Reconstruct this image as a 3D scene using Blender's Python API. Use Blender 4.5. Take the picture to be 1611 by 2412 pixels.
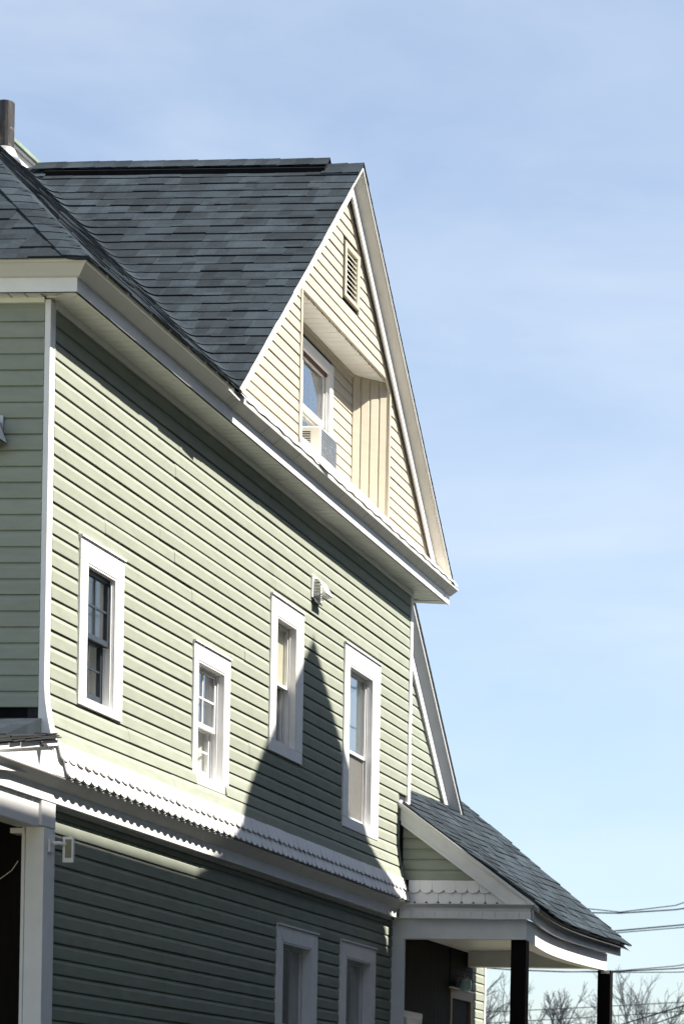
import bpy, bmesh, math, random
from mathutils import Vector, Matrix
rnd = random.Random(7)
for o in list(bpy.data.objects): bpy.data.objects.remove(o)
scene = bpy.context.scene
col = scene.collection

# ------------------------------------------------------------------ camera
# level lens with rise and shift, as in an architectural photograph; metres, x = away along the side wall,
# y = towards the back of the house, z = up, origin at the foot of the near corner of the house
psi, rho = math.atan(470/5900), math.radians(1.0)
F = Vector((math.cos(psi), math.sin(psi), 0)); R0 = Vector((math.sin(psi), -math.cos(psi), 0)); U0 = Vector((0, 0, 1))
cr = math.cos(rho)*R0 + math.sin(rho)*U0; cu = math.cos(rho)*U0 - math.sin(rho)*R0
cd = bpy.data.cameras.new('camera'); cam = bpy.data.objects.new('camera', cd); col.objects.link(cam)
M = Matrix((cr, cu, -F)).transposed().to_4x4(); M.translation = (-15.4064, -6.69, 1.6)
cam.matrix_world = M
cd.sensor_fit = 'HORIZONTAL'; cd.sensor_width = 36; cd.lens = 5900/1611*36
cd.shift_x = (805.5-2120)/1611; cd.shift_y = (2710-1206)/1611
cd.clip_start = 0.1; cd.clip_end = 3000
cd.dof.use_dof = True; cd.dof.focus_distance = 20.0; cd.dof.aperture_fstop = 8.0
scene.camera = cam

# ------------------------------------------------------------------ light
SA, SR = 0.10, 1.35                      # sun direction (SA, -1, SR)
sdir = Vector((SA, -1, SR)).normalized()
elev = math.asin(sdir.z); azim = math.atan2(sdir.x, sdir.y)
sd = bpy.data.lights.new('sun', 'SUN'); sd.energy = 5.0; sd.angle = math.radians(0.5); sd.color = (1.0, 0.925, 0.81)
so = bpy.data.objects.new('sun', sd); col.objects.link(so); so.location = (0, -30, 40)
so.rotation_euler = (-sdir).to_track_quat('-Z', 'Y').to_euler()
w = bpy.data.worlds.new('World'); scene.world = w; w.use_nodes = True
nt = w.node_tree; nt.nodes.clear()
out = nt.nodes.new('ShaderNodeOutputWorld'); bg = nt.nodes.new('ShaderNodeBackground')
sky = nt.nodes.new('ShaderNodeTexSky'); sky.sky_type = 'NISHITA'; sky.sun_disc = False
sky.sun_elevation = elev; sky.sun_rotation = azim; sky.altitude = 100; sky.air_density = 1.0; sky.dust_density = 1.0; sky.ozone_density = 2.5
tc = nt.nodes.new('ShaderNodeTexCoord'); mp = nt.nodes.new('ShaderNodeMapping'); mp.inputs['Scale'].default_value = (2.2, 3.0, 9.0); mp.inputs['Rotation'].default_value = (0.25, 0.1, 0.5)
nz = nt.nodes.new('ShaderNodeTexNoise'); nz.inputs['Scale'].default_value = 1.6; nz.inputs['Detail'].default_value = 6; nz.inputs['Roughness'].default_value = 0.55; nz.inputs['Distortion'].default_value = 0.6
rp = nt.nodes.new('ShaderNodeValToRGB'); rp.color_ramp.elements[0].position = 0.36; rp.color_ramp.elements[0].color = (.21, .21, .21, 1); rp.color_ramp.elements[1].position = 0.80
rp.color_ramp.elements[1].color = (0.5, 0.5, 0.5, 1)
mx = nt.nodes.new('ShaderNodeMixRGB'); mx.inputs[2].default_value = (5.3, 5.7, 6.0, 1)     # thin high cloud
nt.links.new(tc.outputs['Generated'], mp.inputs[0]); nt.links.new(mp.outputs[0], nz.inputs[0]); nt.links.new(nz.outputs[0], rp.inputs[0])
nt.links.new(rp.outputs[0], mx.inputs[0]); nt.links.new(sky.outputs[0], mx.inputs[1]); nt.links.new(mx.outputs[0], bg.inputs[0])
bg.inputs[1].default_value = 0.072
nt.links.new(bg.outputs[0], out.inputs[0])
scene.view_settings.view_transform = 'Standard'; scene.view_settings.look = 'None'
scene.view_settings.gamma = 1; scene.view_settings.use_curve_mapping = False
scene.view_settings.exposure = 1.42
scene.cycles.max_bounces = 6; scene.cycles.diffuse_bounces = 3; scene.cycles.transparent_max_bounces = 12

# ------------------------------------------------------------------ materials
def mat(name, c, rough=0.5, var=0.06, scale=6.0, bump=0.0, bscale=40, spec=0.35, metal=0.0, stretch=(1, 1, 1), dirt=None, dscale=3.0, dth=(0.5, 0.75), dstretch=(1, 1, 1), per=0.0):
    m = bpy.data.materials.new(name); m.use_nodes = True
    N = m.node_tree.nodes; L = m.node_tree.links; b = N['Principled BSDF']
    b.inputs['Roughness'].default_value = rough; b.inputs['Specular IOR Level'].default_value = spec; b.inputs['Metallic'].default_value = metal
    t = N.new('ShaderNodeTexCoord')
    mp = N.new('ShaderNodeMapping'); mp.inputs['Scale'].default_value = stretch; L.new(t.outputs['Object'], mp.inputs[0])
    n = N.new('ShaderNodeTexNoise'); n.inputs['Scale'].default_value = scale; n.inputs['Detail'].default_value = 5; L.new(mp.outputs[0], n.inputs[0])
    mr = N.new('ShaderNodeMapRange'); mr.inputs[1].default_value = 0.3; mr.inputs[2].default_value = 0.7; mr.inputs[3].default_value = 1-var; mr.inputs[4].default_value = 1+var; L.new(n.outputs[0], mr.inputs[0])
    fac = mr.outputs[0]
    if per:
        oi = N.new('ShaderNodeObjectInfo'); g = N.new('ShaderNodeNewGeometry')
        ad = N.new('ShaderNodeMath'); ad.operation = 'ADD'; L.new(oi.outputs['Random'], ad.inputs[0]); L.new(g.outputs['Random Per Island'], ad.inputs[1])
        fr = N.new('ShaderNodeMath'); fr.operation = 'FRACT'; L.new(ad.outputs[0], fr.inputs[0])
        m2 = N.new('ShaderNodeMapRange'); m2.inputs[3].default_value = 1-per; m2.inputs[4].default_value = 1+per; L.new(fr.outputs[0], m2.inputs[0])
        mu = N.new('ShaderNodeMath'); mu.operation = 'MULTIPLY'; L.new(fac, mu.inputs[0]); L.new(m2.outputs[0], mu.inputs[1]); fac = mu.outputs[0]
    vm = N.new('ShaderNodeVectorMath'); vm.operation = 'SCALE'; vm.inputs[0].default_value = c; L.new(fac, vm.inputs['Scale'])
    colr = vm.outputs[0]
    if dirt:
        mp2 = N.new('ShaderNodeMapping'); mp2.inputs['Scale'].default_value = dstretch; L.new(t.outputs['Object'], mp2.inputs[0])
        n2 = N.new('ShaderNodeTexNoise'); n2.inputs['Scale'].default_value = dscale; n2.inputs['Detail'].default_value = 6; n2.inputs['Roughness'].default_value = 0.65; L.new(mp2.outputs[0], n2.inputs[0])
        r2 = N.new('ShaderNodeMapRange'); r2.inputs[1].default_value = dth[0]; r2.inputs[2].default_value = dth[1]; L.new(n2.outputs[0], r2.inputs[0])
        mm = N.new('ShaderNodeMixRGB'); mm.inputs[2].default_value = (*dirt, 1); L.new(r2.outputs[0], mm.inputs[0]); L.new(colr, mm.inputs[1]); colr = mm.outputs[0]
    L.new(colr, b.inputs['Base Color'])
    if bump:
        n3 = N.new('ShaderNodeTexNoise'); n3.inputs['Scale'].default_value = bscale; n3.inputs['Detail'].default_value = 3; L.new(mp.outputs[0], n3.inputs[0])
        bp = N.new('ShaderNodeBump'); bp.inputs['Strength'].default_value = bump; bp.inputs['Distance'].default_value = 0.004; L.new(n3.outputs[0], bp.inputs['Height']); L.new(bp.outputs[0], b.inputs['Normal'])
    return m
def glass_mat(name, tint=(0.93, 0.94, 0.93), ior=1.55):
    m = bpy.data.materials.new(name); m.use_nodes = True
    N = m.node_tree.nodes; L = m.node_tree.links; N.remove(N['Principled BSDF'])
    o = N['Material Output']; mix = N.new('ShaderNodeMixShader'); lw = N.new('ShaderNodeLayerWeight'); lw.inputs['Blend'].default_value = 0.5      # Facing = 1 - |cos|; Schlick, same from both sides
    pw = N.new('ShaderNodeMath'); pw.operation = 'POWER'; pw.inputs[1].default_value = 5; L.new(lw.outputs['Facing'], pw.inputs[0])
    r0 = ((ior-1)/(ior+1))**2; fr = N.new('ShaderNodeMath'); fr.operation = 'MULTIPLY_ADD'; fr.inputs[1].default_value = 1-r0; fr.inputs[2].default_value = r0; L.new(pw.outputs[0], fr.inputs[0])
    gl = N.new('ShaderNodeBsdfGlossy'); gl.inputs['Roughness'].default_value = 0.015; gl.inputs[0].default_value = (1, 1, 1, 1)
    tr = N.new('ShaderNodeBsdfTransparent'); tr.inputs[0].default_value = (*tint, 1)
    t = N.new('ShaderNodeTexCoord'); n = N.new('ShaderNodeTexNoise'); n.inputs['Scale'].default_value = 2.2; L.new(t.outputs['Object'], n.inputs[0])
    bp = N.new('ShaderNodeBump'); bp.inputs['Strength'].default_value = 0.02; bp.inputs['Distance'].default_value = 0.02; L.new(n.outputs[0], bp.inputs['Height']); L.new(bp.outputs[0], gl.inputs['Normal'])
    L.new(fr.outputs[0], mix.inputs[0]); L.new(tr.outputs[0], mix.inputs[1]); L.new(gl.outputs[0], mix.inputs[2]); L.new(mix.outputs[0], o.inputs[0])
    return m
V = (1, 1, 0.12)
MAT = dict(
 green=mat('sage_vinyl', (0.272, 0.297, 0.252), 0.75, 0.07, 3.0, spec=0.0, stretch=(1.5, 1.5, 6), dirt=(0.20, 0.225, 0.19), dscale=2.0, dth=(0.56, 0.92), per=0.04),
 cream=mat('cream_vinyl', (0.47, 0.43, 0.345), 0.6, 0.05, 4.0, spec=0.1, bump=0.05, bscale=25, stretch=(1.5, 1.5, 5), dirt=(0.42, 0.37, 0.30), dscale=2.3, dth=(0.60, 0.95), per=0.03),
 rakecream=mat('pale_cream_trim', (0.76, 0.74, 0.66), 0.5, 0.05, 6, spec=0.15, dirt=(0.6, 0.57, 0.48), dscale=4, dth=(0.6, 0.9)),
 white=mat('white_trim', (0.74, 0.74, 0.74), 0.5, 0.04, 8.0, spec=0.15, bump=0.04, dirt=(0.55, 0.54, 0.50), dscale=5, dth=(0.66, 0.95), dstretch=V),
 scale=mat('white_scale_paint', (0.74, 0.74, 0.75), 0.6, 0.03, 12, spec=0.1, bump=0.10, bscale=60, stretch=(4, 4, 0.5), per=0.035),
 soffit=mat('soffit_vinyl', (0.78, 0.79, 0.74), 0.5, 0.05, 5, per=0.03, dirt=(0.45, 0.45, 0.40), dscale=4, dth=(0.62, 0.95)),
 crown=mat('weathered_aluminium', (0.60, 0.60, 0.57), 0.5, 0.06, 4, dirt=(0.10, 0.10, 0.10), dscale=9, dth=(0.56, 0.80), dstretch=(3.5, 0.3, 0.3)),
 gutter=mat('gutter_aluminium', (0.66, 0.66, 0.63), 0.45, 0.05, 4, dirt=(0.40, 0.39, 0.34), dscale=4, dth=(0.58, 0.9)),
 shingle=mat('slate_grey_shingle', (0.0255, 0.0345, 0.0435), 0.9, 0.30, 95, bump=0.6, bscale=200, spec=0.10, per=0.28),
 deck=mat('roofing_felt', (0.018, 0.02, 0.023), 0.9, 0.2, 20),
 black=mat('black_void', (0.006, 0.006, 0.007), 0.9, 0.3, 8, spec=0.1),
 darkwood_and_shade=mat('brown_stain_and_shade', (0.007, 0.0055, 0.005), 0.7, 0.3, 6, stretch=(6, 6, 0.6), spec=0.08),  # stain brown of the posts, deepened to carry the porch interior's shade
 door=mat('brown_door', (0.20, 0.15, 0.10), 0.5, 0.15, 5, stretch=(5, 5, 0.8)),
 room=mat('dim_room', (0.035, 0.033, 0.032), 0.9, 0.2, 2, spec=0.05),
 navy=mat('dark_sash', (0.035, 0.045, 0.06), 0.4, 0.1, 8),
 curtain=mat('white_curtain', (0.62, 0.62, 0.60), 0.9, 0.06, 3, spec=0.05),
 blind=mat('cream_blind', (0.62, 0.58, 0.46), 0.8, 0.04, 3, spec=0.1),
 pattern=mat('patterned_curtain', (0.55, 0.47, 0.38), 0.9, 0.2, 8, spec=0.05, dirt=(0.05, 0.05, 0.05), dscale=22, dth=(0.47, 0.56)),
 red=mat('red_painted_wood', (0.075, 0.014, 0.010), 0.6, 0.2, 6),
 membrane=mat('white_membrane', (0.76, 0.72, 0.68), 0.55, 0.05, 4, bump=0.25, bscale=9, dirt=(0.45, 0.38, 0.34), dscale=3, dth=(0.62, 0.9)),
 acwhite=mat('ac_plastic', (0.70, 0.69, 0.62), 0.45, 0.04, 6),
 fin=mat('ac_condenser_fins', (0.10, 0.12, 0.15), 0.5, 0.25, 30, dirt=(0.45, 0.46, 0.48), dscale=26, dth=(0.60, 0.66), metal=0.2),
 metal=mat('galvanised_metal', (0.45, 0.46, 0.46), 0.4, 0.15, 10, metal=0.6),
 pipe=mat('sooty_iron_pipe', (0.030, 0.028, 0.028), 0.5, 0.4, 12, stretch=(3, 3, 0.6), dirt=(0.22, 0.19, 0.17), dscale=14, dth=(0.55, 0.75), bump=0.5, bscale=30),
 wire=mat('black_cable', (0.02, 0.03, 0.045), 0.6, 0.1, 3),
 bark=mat('grey_bark', (0.10, 0.115, 0.13), 0.9, 0.3, 8, bump=0.4),
 ground=mat('ground_winter_grass', (0.21, 0.205, 0.125), 0.95, 0.3, 0.6, bump=0.5, bscale=6, dirt=(0.25, 0.235, 0.17), dscale=0.25, dth=(0.45, 0.6)),
 nsiding=mat('dark_blue_siding', (0.030, 0.042, 0.060), 0.6, 0.1, 3),
 lens=mat('lamp_glass', (0.22, 0.22, 0.15), 0.2, 0.1, 10),
 planter=mat('pale_blue_glass', (0.35, 0.55, 0.62), 0.25, 0.25, 14),
 greenroof=mat('green_copper_edge', (0.20, 0.26, 0.20), 0.6, 0.2, 10),
 floor=mat('porch_floor', (0.06, 0.06, 0.065), 0.7, 0.15, 5),
 glass=glass_mat('window_glass'),
 glassblue=glass_mat('sky_reflecting_glass', tint=(0.70, 0.74, 0.76), ior=3.4),
)

def shingle_blend(m):
    N = m.node_tree.nodes; L = m.node_tree.links; b = N['Principled BSDF']; src = b.inputs['Base Color'].links[0].from_socket
    t = N.new('ShaderNodeTexCoord'); mu = N.new('ShaderNodeVectorMath'); mu.operation = 'MULTIPLY'; mu.inputs[1].default_value = (9.57, 9.1, 0.0); L.new(t.outputs['Object'], mu.inputs[0])
    fl = N.new('ShaderNodeVectorMath'); fl.operation = 'FLOOR'; L.new(mu.outputs[0], fl.inputs[0])
    wn = N.new('ShaderNodeTexWhiteNoise'); wn.noise_dimensions = '3D'; L.new(fl.outputs[0], wn.inputs[0])
    mr = N.new('ShaderNodeMapRange'); mr.inputs[3].default_value = 0.78; mr.inputs[4].default_value = 1.22; L.new(wn.outputs[0], mr.inputs[0])
    sc = N.new('ShaderNodeVectorMath'); sc.operation = 'SCALE'; L.new(src, sc.inputs[0]); L.new(mr.outputs[0], sc.inputs['Scale']); L.new(sc.outputs[0], b.inputs['Base Color'])
shingle_blend(MAT['shingle'])

# ------------------------------------------------------------------ mesh helpers
class MB:
    def __init__(s): s.v = []; s.f = []
    def add(s, vs, fs):
        k = len(s.v); s.v += [tuple(p) for p in vs]; s.f += [tuple(i+k for i in f) for f in fs]
    def box(s, x0, x1, y0, y1, z0, z1):
        s.add([(x0, y0, z0), (x1, y0, z0), (x1, y1, z0), (x0, y1, z0), (x0, y0, z1), (x1, y0, z1), (x1, y1, z1), (x0, y1, z1)],
              [(0, 3, 2, 1), (4, 5, 6, 7), (0, 1, 5, 4), (1, 2, 6, 5), (2, 3, 7, 6), (3, 0, 4, 7)])
    def prism(s, poly, d):          # closed polygon (3-D points) swept along d
        n = len(poly); d = Vector(d)
        s.add([Vector(p) for p in poly] + [Vector(p)+d for p in poly],
              [tuple(range(n))[::-1], tuple(range(n, 2*n))] + [(i, (i+1) % n, (i+1) % n+n, i+n) for i in range(n)])
    def loft(s, rings, closed=True, caps=True):   # list of rings with equal counts
        n = len(rings[0]); k = []
        for r in rings: k += [tuple(p) for p in r]
        fs = []
        for a in range(len(rings)-1):
            for i in range(n if closed else n-1):
                j = (i+1) % n
                fs.append((a*n+i, a*n+j, (a+1)*n+j, (a+1)*n+i))
        if caps and closed: fs += [tuple(range(n))[::-1], tuple((len(rings)-1)*n+i for i in range(n))]
        s.add(k, fs)
    def tube(s, pts, r, n=8, r2=None, caps=True):
        rings = []; pts = [Vector(p) for p in pts]
        for i, p in enumerate(pts):
            d = (pts[min(i+1, len(pts)-1)]-pts[max(i-1, 0)]).normalized()
            a = d.cross(Vector((0, 0, 1)) if abs(d.z) < 0.9 else Vector((1, 0, 0))).normalized(); b = d.cross(a)
            rr = r if r2 is None else r+(r2-r)*i/(len(pts)-1)
            rings.append([p+rr*(math.cos(2*math.pi*k/n)*a+math.sin(2*math.pi*k/n)*b) for k in range(n)])
        s.loft(rings, True, caps)
    def grid(s, fn, nu, nv):
        s.add([fn(i/nu, j/nv) for i in range(nu+1) for j in range(nv+1)],
              [(i*(nv+1)+j, (i+1)*(nv+1)+j, (i+1)*(nv+1)+j+1, i*(nv+1)+j+1) for i in range(nu) for j in range(nv)])
    def mesh(s, name, m, smooth=False):
        me = bpy.data.meshes.new(name); me.from_pydata(s.v, [], s.f); me.materials.append(m)
        bm = bmesh.new(); bm.from_mesh(me); bmesh.ops.recalc_face_normals(bm, faces=bm.faces); bm.to_mesh(me); bm.free()
        if smooth:
            for p in me.polygons: p.use_smooth = True
        return me
    def build(s, name, m, parent=None, smooth=False, bevel=0.0, kind=None, label=None):
        o = bpy.data.objects.new(name, s.mesh(name, MAT[m] if isinstance(m, str) else m, smooth)); col.objects.link(o)
        if parent: o.parent = parent
        if bevel:
            b = o.modifiers.new('bevel', 'BEVEL'); b.width = bevel; b.segments = 2; b.limit_method = 'ANGLE'
        if kind: o['kind'] = kind
        if label: o['label'] = label
        return o
def box(name, m, parent, *a, bevel=0.0, **k):
    b = MB(); b.box(*a); return b.build(name, m, parent, bevel=bevel, **k)
def tag(o, label=None, cat=None, group=None, kind=None):
    if label: o['label'] = label
    if cat: o['category'] = cat
    if group: o['group'] = group
    if kind: o['kind'] = kind
    return o
def empty(name, loc, rz=0.0):
    o = bpy.data.objects.new(name, None); col.objects.link(o); o.location = loc; o.rotation_euler.z = rz; o.empty_display_size = 0.2; return o

# ------------------------------------------------------------------ setting: ground
g = MB(); g.grid(lambda u, v: (-1500+3000*u, -1500+3000*v, 0.0), 24, 24)
tag(g.build('ground', 'ground'), kind='structure')
dv = MB(); dv.grid(lambda u, v: (-20+40*u, -3.6+2.7*v, 0.006), 20, 2)
MAT['asphalt'] = mat('asphalt', (0.045, 0.045, 0.047), 0.9, 0.25, 30, bump=0.4, bscale=120)
tag(dv.build('driveway', 'asphalt'), kind='structure')

# ------------------------------------------------------------------ the house
house = empty('house', (0, 0, 0))
tag(house, 'sage green vinyl sided house with slate grey roof, cream gable and white trim', 'house')

def siding(parent, m, O, U, Nn, zs, h, ranges, flare=None, lap=0.016, step=1.1):
    """one object per course: profile swept along U from O, standing off along Nn"""
    O = Vector(O); U = Vector(U).normalized(); Nn = Vector(Nn).normalized(); Z = Vector((0, 0, 1))
    for k, zb in enumerate(zs):
        hh = h if not isinstance(h, (list, tuple)) else h[k]
        segs = ranges(zb, zb+hh)
        if not segs: continue
        odd = k % 2
        prof = [(-0.001 if odd else 0.003, 0.05 if odd else 0.005), (lap-0.003, 0.0), (lap, 0.035), (lap-0.001, 0.68), (lap*0.42, 0.90), (0.001, 1.03)]
        for (a0, a1, b0, b1) in segs:
            b = MB()
            if min(b0-a0, b1-a1) < -0.0 or max(b0-a0, b1-a1) < 0.015: continue
            n = max(1, int(round((b0-a0)/step))); rings = []
            ts = [(i/n, 0) for i in range(n+1)]
            if b0-a0 > 1.6 and rnd.random() < .75:       # one sheet laps over the next
                tl = rnd.uniform(.15, .85); ts = [(t, 0 if t < tl else .0028) for t, _ in ts]+[(tl, 0), (tl+.0004, .0028)]; ts.sort()
            for t, lapn in ts:
                jz = rnd.uniform(-.0016, .0016); jn = rnd.uniform(-.0012, .0012)
                ring = []
                for (pn, pz) in prof:
                    pzc = min(pz, 1.0)
                    s_ = (a0*(1-pzc)+a1*pzc)*(1-t) + (b0*(1-pzc)+b1*pzc)*t
                    z = zb+pz*hh+jz
                    fl = flare(z) if flare else 0.0
                    ring.append(O+U*s_+Nn*(pn+fl+lapn+jn*(1 if pn > .005 else 0))+Z*z)
                rings.append(ring)
            b.loft(rings)
            b.build('siding_board', m, parent)

def holed_wall(name, m, parent, x0, x1, z0, z1, holes, y0, y1, along='x'):
    xs = sorted(set([x0, x1]+[h[0] for h in holes]+[h[1] for h in holes])); zs = sorted(set([z0, z1]+[h[2] for h in holes]+[h[3] for h in holes]))
    b = MB()
    for i in range(len(xs)-1):
        for j in range(len(zs)-1):
            cx, cz = (xs[i]+xs[i+1])/2, (zs[j]+zs[j+1])/2
            if any(h[0] < cx < h[1] and h[2] < cz < h[3] for h in holes): continue
            if along == 'x': b.box(xs[i], xs[i+1], y0, y1, zs[j], zs[j+1])
            else: b.box(y0, y1, xs[i], xs[i+1], zs[j], zs[j+1])
    return b.build(name, m, parent)
def rect_ranges(x0, x1, holes):
    def f(zb, zt):
        segs = [(x0, x1)]
        for h in holes:
            if zt > h[2] and zb < h[3]:
                ns = []
                for a, b in segs:
                    if h[1] <= a or h[0] >= b: ns.append((a, b)); continue
                    if h[0] > a: ns.append((a, h[0]))
                    if h[1] < b: ns.append((h[1], b))
                segs = ns
        return [(a, a, b, b) for a, b in segs]
    return f

# upper side wall --------------------------------------------------
WIN = dict(  # casing (x0,x1,z0,z1), opening
 w1=((0.385, 1.11, 4.41, 5.50), (0.505, 0.980, 4.465, 5.35)),
 w2=((2.445, 3.205, 4.205, 5.238), (2.535, 3.095, 4.275, 5.115)),
 w3=((4.125, 4.94, 4.71, 5.957), (4.27, 4.765, 4.805, 5.812)),
 w4=((6.08, 7.16, 4.358, 5.965), (6.23, 6.94, 4.447, 5.80)))
up_holes = [v[1] for v in WIN.values()]
upper = holed_wall('side_wall', 'deck', house, -0.09, 8.19, 3.75, 6.88, up_holes, 0.0, 0.10)
def flare(z): return 0.0 if z > 4.45 else 0.062*((4.45-max(z, 4.08))/0.37)**1.6
pz = 0.1015; zs = [4.094-0.014+pz*k-0.0*k for k in range(27)]
zs = [4.080] + [4.094+pz*k for k in range(1, 27)]
hs = [zs[i+1]-zs[i] for i in range(26)]+[6.835-zs[26]]
# sheets stop 4 mm short of the casings; the jogged end beside the porch pediment
def up_r(zb, zt):
    x1 = 8.145 if zb > 4.83 else 7.875
    hol = [(c[0]-.002, c[1]+.002, c[2], c[3]) if (zb > c[2]-.0 and zt < c[3]+.0) else (o[0]-.03, o[1]+.03, o[2]-.0, o[3]+.0) for c, o in WIN.values()]
    return rect_ranges(-0.03, x1, hol)(zb, zt)
siding(upper, 'green', (0, 0, 0), (1, 0, 0), (0, -1, 0), zs, hs, up_r, flare)

# corner boards of the upper wall (flared at the foot)
def flared_post(name, x0, x1, yb, yf, z0, z1, extra=0.0):
    b = MB(); rings = []
    for z in [z0, 4.15, 4.25, 4.35, 4.45, z1]:
        if z < z0 or z > z1: continue
        f_ = -flare(z)+yf
        rings.append([(x0, yb, z), (x1, yb, z), (x1, f_, z), (x0, f_, z)])
    b.loft(rings); return b.build(name, 'white', house, bevel=0.004)
flared_post('corner_board', -0.115, -0.036, 0.022, -0.017, 4.075, 6.87)
flared_post('corner_board', 8.15, 8.235, 0.055, -0.024, 4.84, 6.87)
box('flashing', 'white', house, 7.878, 8.17, -0.03, 0.0, 4.81, 4.84)
jb = MB(); rings = []
for z in [3.87, 3.97, 4.095, 4.25, 4.4, 4.6, 4.81]:
    f_ = -(flare(z) if z > 4.08 else .062+.05*(4.08-z)/.2)-.020
    rings.append([(7.872, .02, z), (7.892, .02, z), (7.892, f_, z), (7.872, f_, z)])
jb.loft(rings); jb.build('wall_edge_trim', 'metal', house)

# upper front wall (faces the camera, in shade)
fw = box('front_wall', 'deck', house, -0.095, 0.06, 0.11, 5.6, 4.30, 6.88)
fz = [4.30, 4.302+0.0985] + [4.094+pz*k for k in range(4, 27)]
fz = [4.297] + [4.094+pz*k for k in range(3, 27)]
fh = [fz[i+1]-fz[i] for i in range(len(fz)-1)]+[6.85-fz[-1]]
siding(fw, 'green', (-0.095, 0, 0), (0, 1, 0), (-1, 0, 0), fz, fh, rect_ranges(0.026, 5.55, []))
box('back_wall', 'green', house, 0.06, 8.19, 5.5, 5.6, 0.5, 6.88)
box('far_wall', 'green', house, 8.09, 8.19, 0.10, 5.5, 0.5, 6.88)

# skirt of fish-scale shingles -------------------------------------
def scale_mesh(wd, ht, th=0.010):
    b = MB(); pts = [(-wd/2, 0), (-wd/2, -ht*0.70)]
    for k in range(1, 8):
        a = math.pi*k/8; pts.append((-wd/2*math.cos(a), -ht*0.70-ht*0.30*math.sin(a)))
    pts += [(wd/2, -ht*0.70), (wd/2, 0)]
    b.prism([(p[0], 0, p[1]) for p in pts], (0, -th, 0)); return b.mesh('scale_shingle', MAT['scale'])
sk = MB(); sk.add([(-0.075, -0.064, 4.078), (7.89, -0.064, 4.078), (7.89, -0.105, 3.875), (-0.105, -0.105, 3.875), (-0.075, 0.0, 4.078), (7.89, 0.0, 4.078), (7.89, 0.0, 3.86), (-0.105, 0.0, 3.86)],
                  [(0, 1, 2, 3), (4, 5, 1, 0), (5, 6, 2, 1), (4, 0, 3, 7), (3, 2, 6, 7)])
skirt = sk.build('skirt_band', 'scale', house)
sme = scale_mesh(0.119, 0.118)
def put_scale(parent, loc, rot):
    o = bpy.data.objects.new('scale_shingle', sme); col.objects.link(o); o.parent = parent; o.location = loc; o.rotation_euler = rot
tilt = math.atan2(0.045, 0.205)
for row, (zt, off) in enumerate(((3.985, 0.06), (4.083, 0.0))):
    for k in range(66):
        x = 0.005+0.1235*k+off
        if x > 7.87: break
        y = -0.064-(4.08-zt)*math.tan(tilt)-(0.006 if row == 0 else 0.014)
        put_scale(skirt, (x, y, zt+rnd.uniform(-.002, .002)), (-tilt-rnd.uniform(0.05, .10), rnd.uniform(-.012, .012), 0))
# cornice under the skirt: slanted crown, fascia, soffit, running on along the front porch
def sweep_x(name, m, parent, prof, xa, xb, seg=None, gap=0.002, **k):
    """profile [(y,z)...] closed, swept along x, optionally in pieces with open joints"""
    b = MB(); n = seg or 1
    for i in range(n):
        a = xa+(xb-xa)*i/n; c = xa+(xb-xa)*(i+1)/n-(gap if seg else 0)
        b.prism([(a, y, z) for y, z in prof], (c-a, 0, 0))
    return b.build(name, m, parent, **k)
sweep_x('cornice_crown', 'gutter', house, [(-0.112, 3.866), (-0.108, 3.858), (-0.030, 3.792), (0.0, 3.792), (0.0, 3.866)], -2.3, 7.84)
sweep_x('cornice_fascia', 'white', house, [(-0.034, 3.800), (-0.034, 3.712), (-0.010, 3.712), (-0.010, 3.800)], -2.3, 7.846, seg=84)
box('cornice_soffit', 'soffit', house, -2.3, 7.86, -0.010, 0.10, 3.714, 3.726)
box('frieze_trim', 'gutter', house, 0.07, 7.86, 0.030, 0.060, 3.690, 3.7135)

# lower side wall ----------------------------------------------------
LOW = dict(f1=((4.56, 5.605, 1.75, 3.352), (4.695, 5.442, 1.85, 3.221)), f2=((6.275, 7.33, 1.75, 3.367), (6.435, 7.185, 1.85, 3.232)))
lower = holed_wall('lower_side_wall', 'deck', house, 0.06, 8.19, 0.5, 3.7, [v[1] for v in LOW.values()], 0.052, 0.14)
lz = [0.541+0.1*k for k in range(32)]
def low_r(zb, zt):
    hol = [(c[0]-.002, c[1]+.002, c[2], c[3]) if (zb > c[2] and zt < c[3]) else (o[0]-.03, o[1]+.03, o[2], o[3]) for c, o in LOW.values()]
    return rect_ranges(0.075, 7.93, hol)(zb, zt)
siding(lower, 'green', (0, 0.052, 0), (1, 0, 0), (0, -1, 0), lz, [0.1]*31+[3.69-lz[31]], low_r)
box('foundation', mat('stone_foundation', (0.16, 0.15, 0.14), 0.9, 0.2, 5, bump=0.5, bscale=10), house, 0.03, 8.22, 0.035, 5.6, 0.0, 0.5)
box('corner_board', 'white', house, 7.94, 7.985, -0.004, 0.052, 0.5, 3.69, bevel=0.003)
box('pilaster', 'white', house, 7.90, 7.935, -0.085, 0.052, 0.5, 3.70, bevel=0.003)

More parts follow.
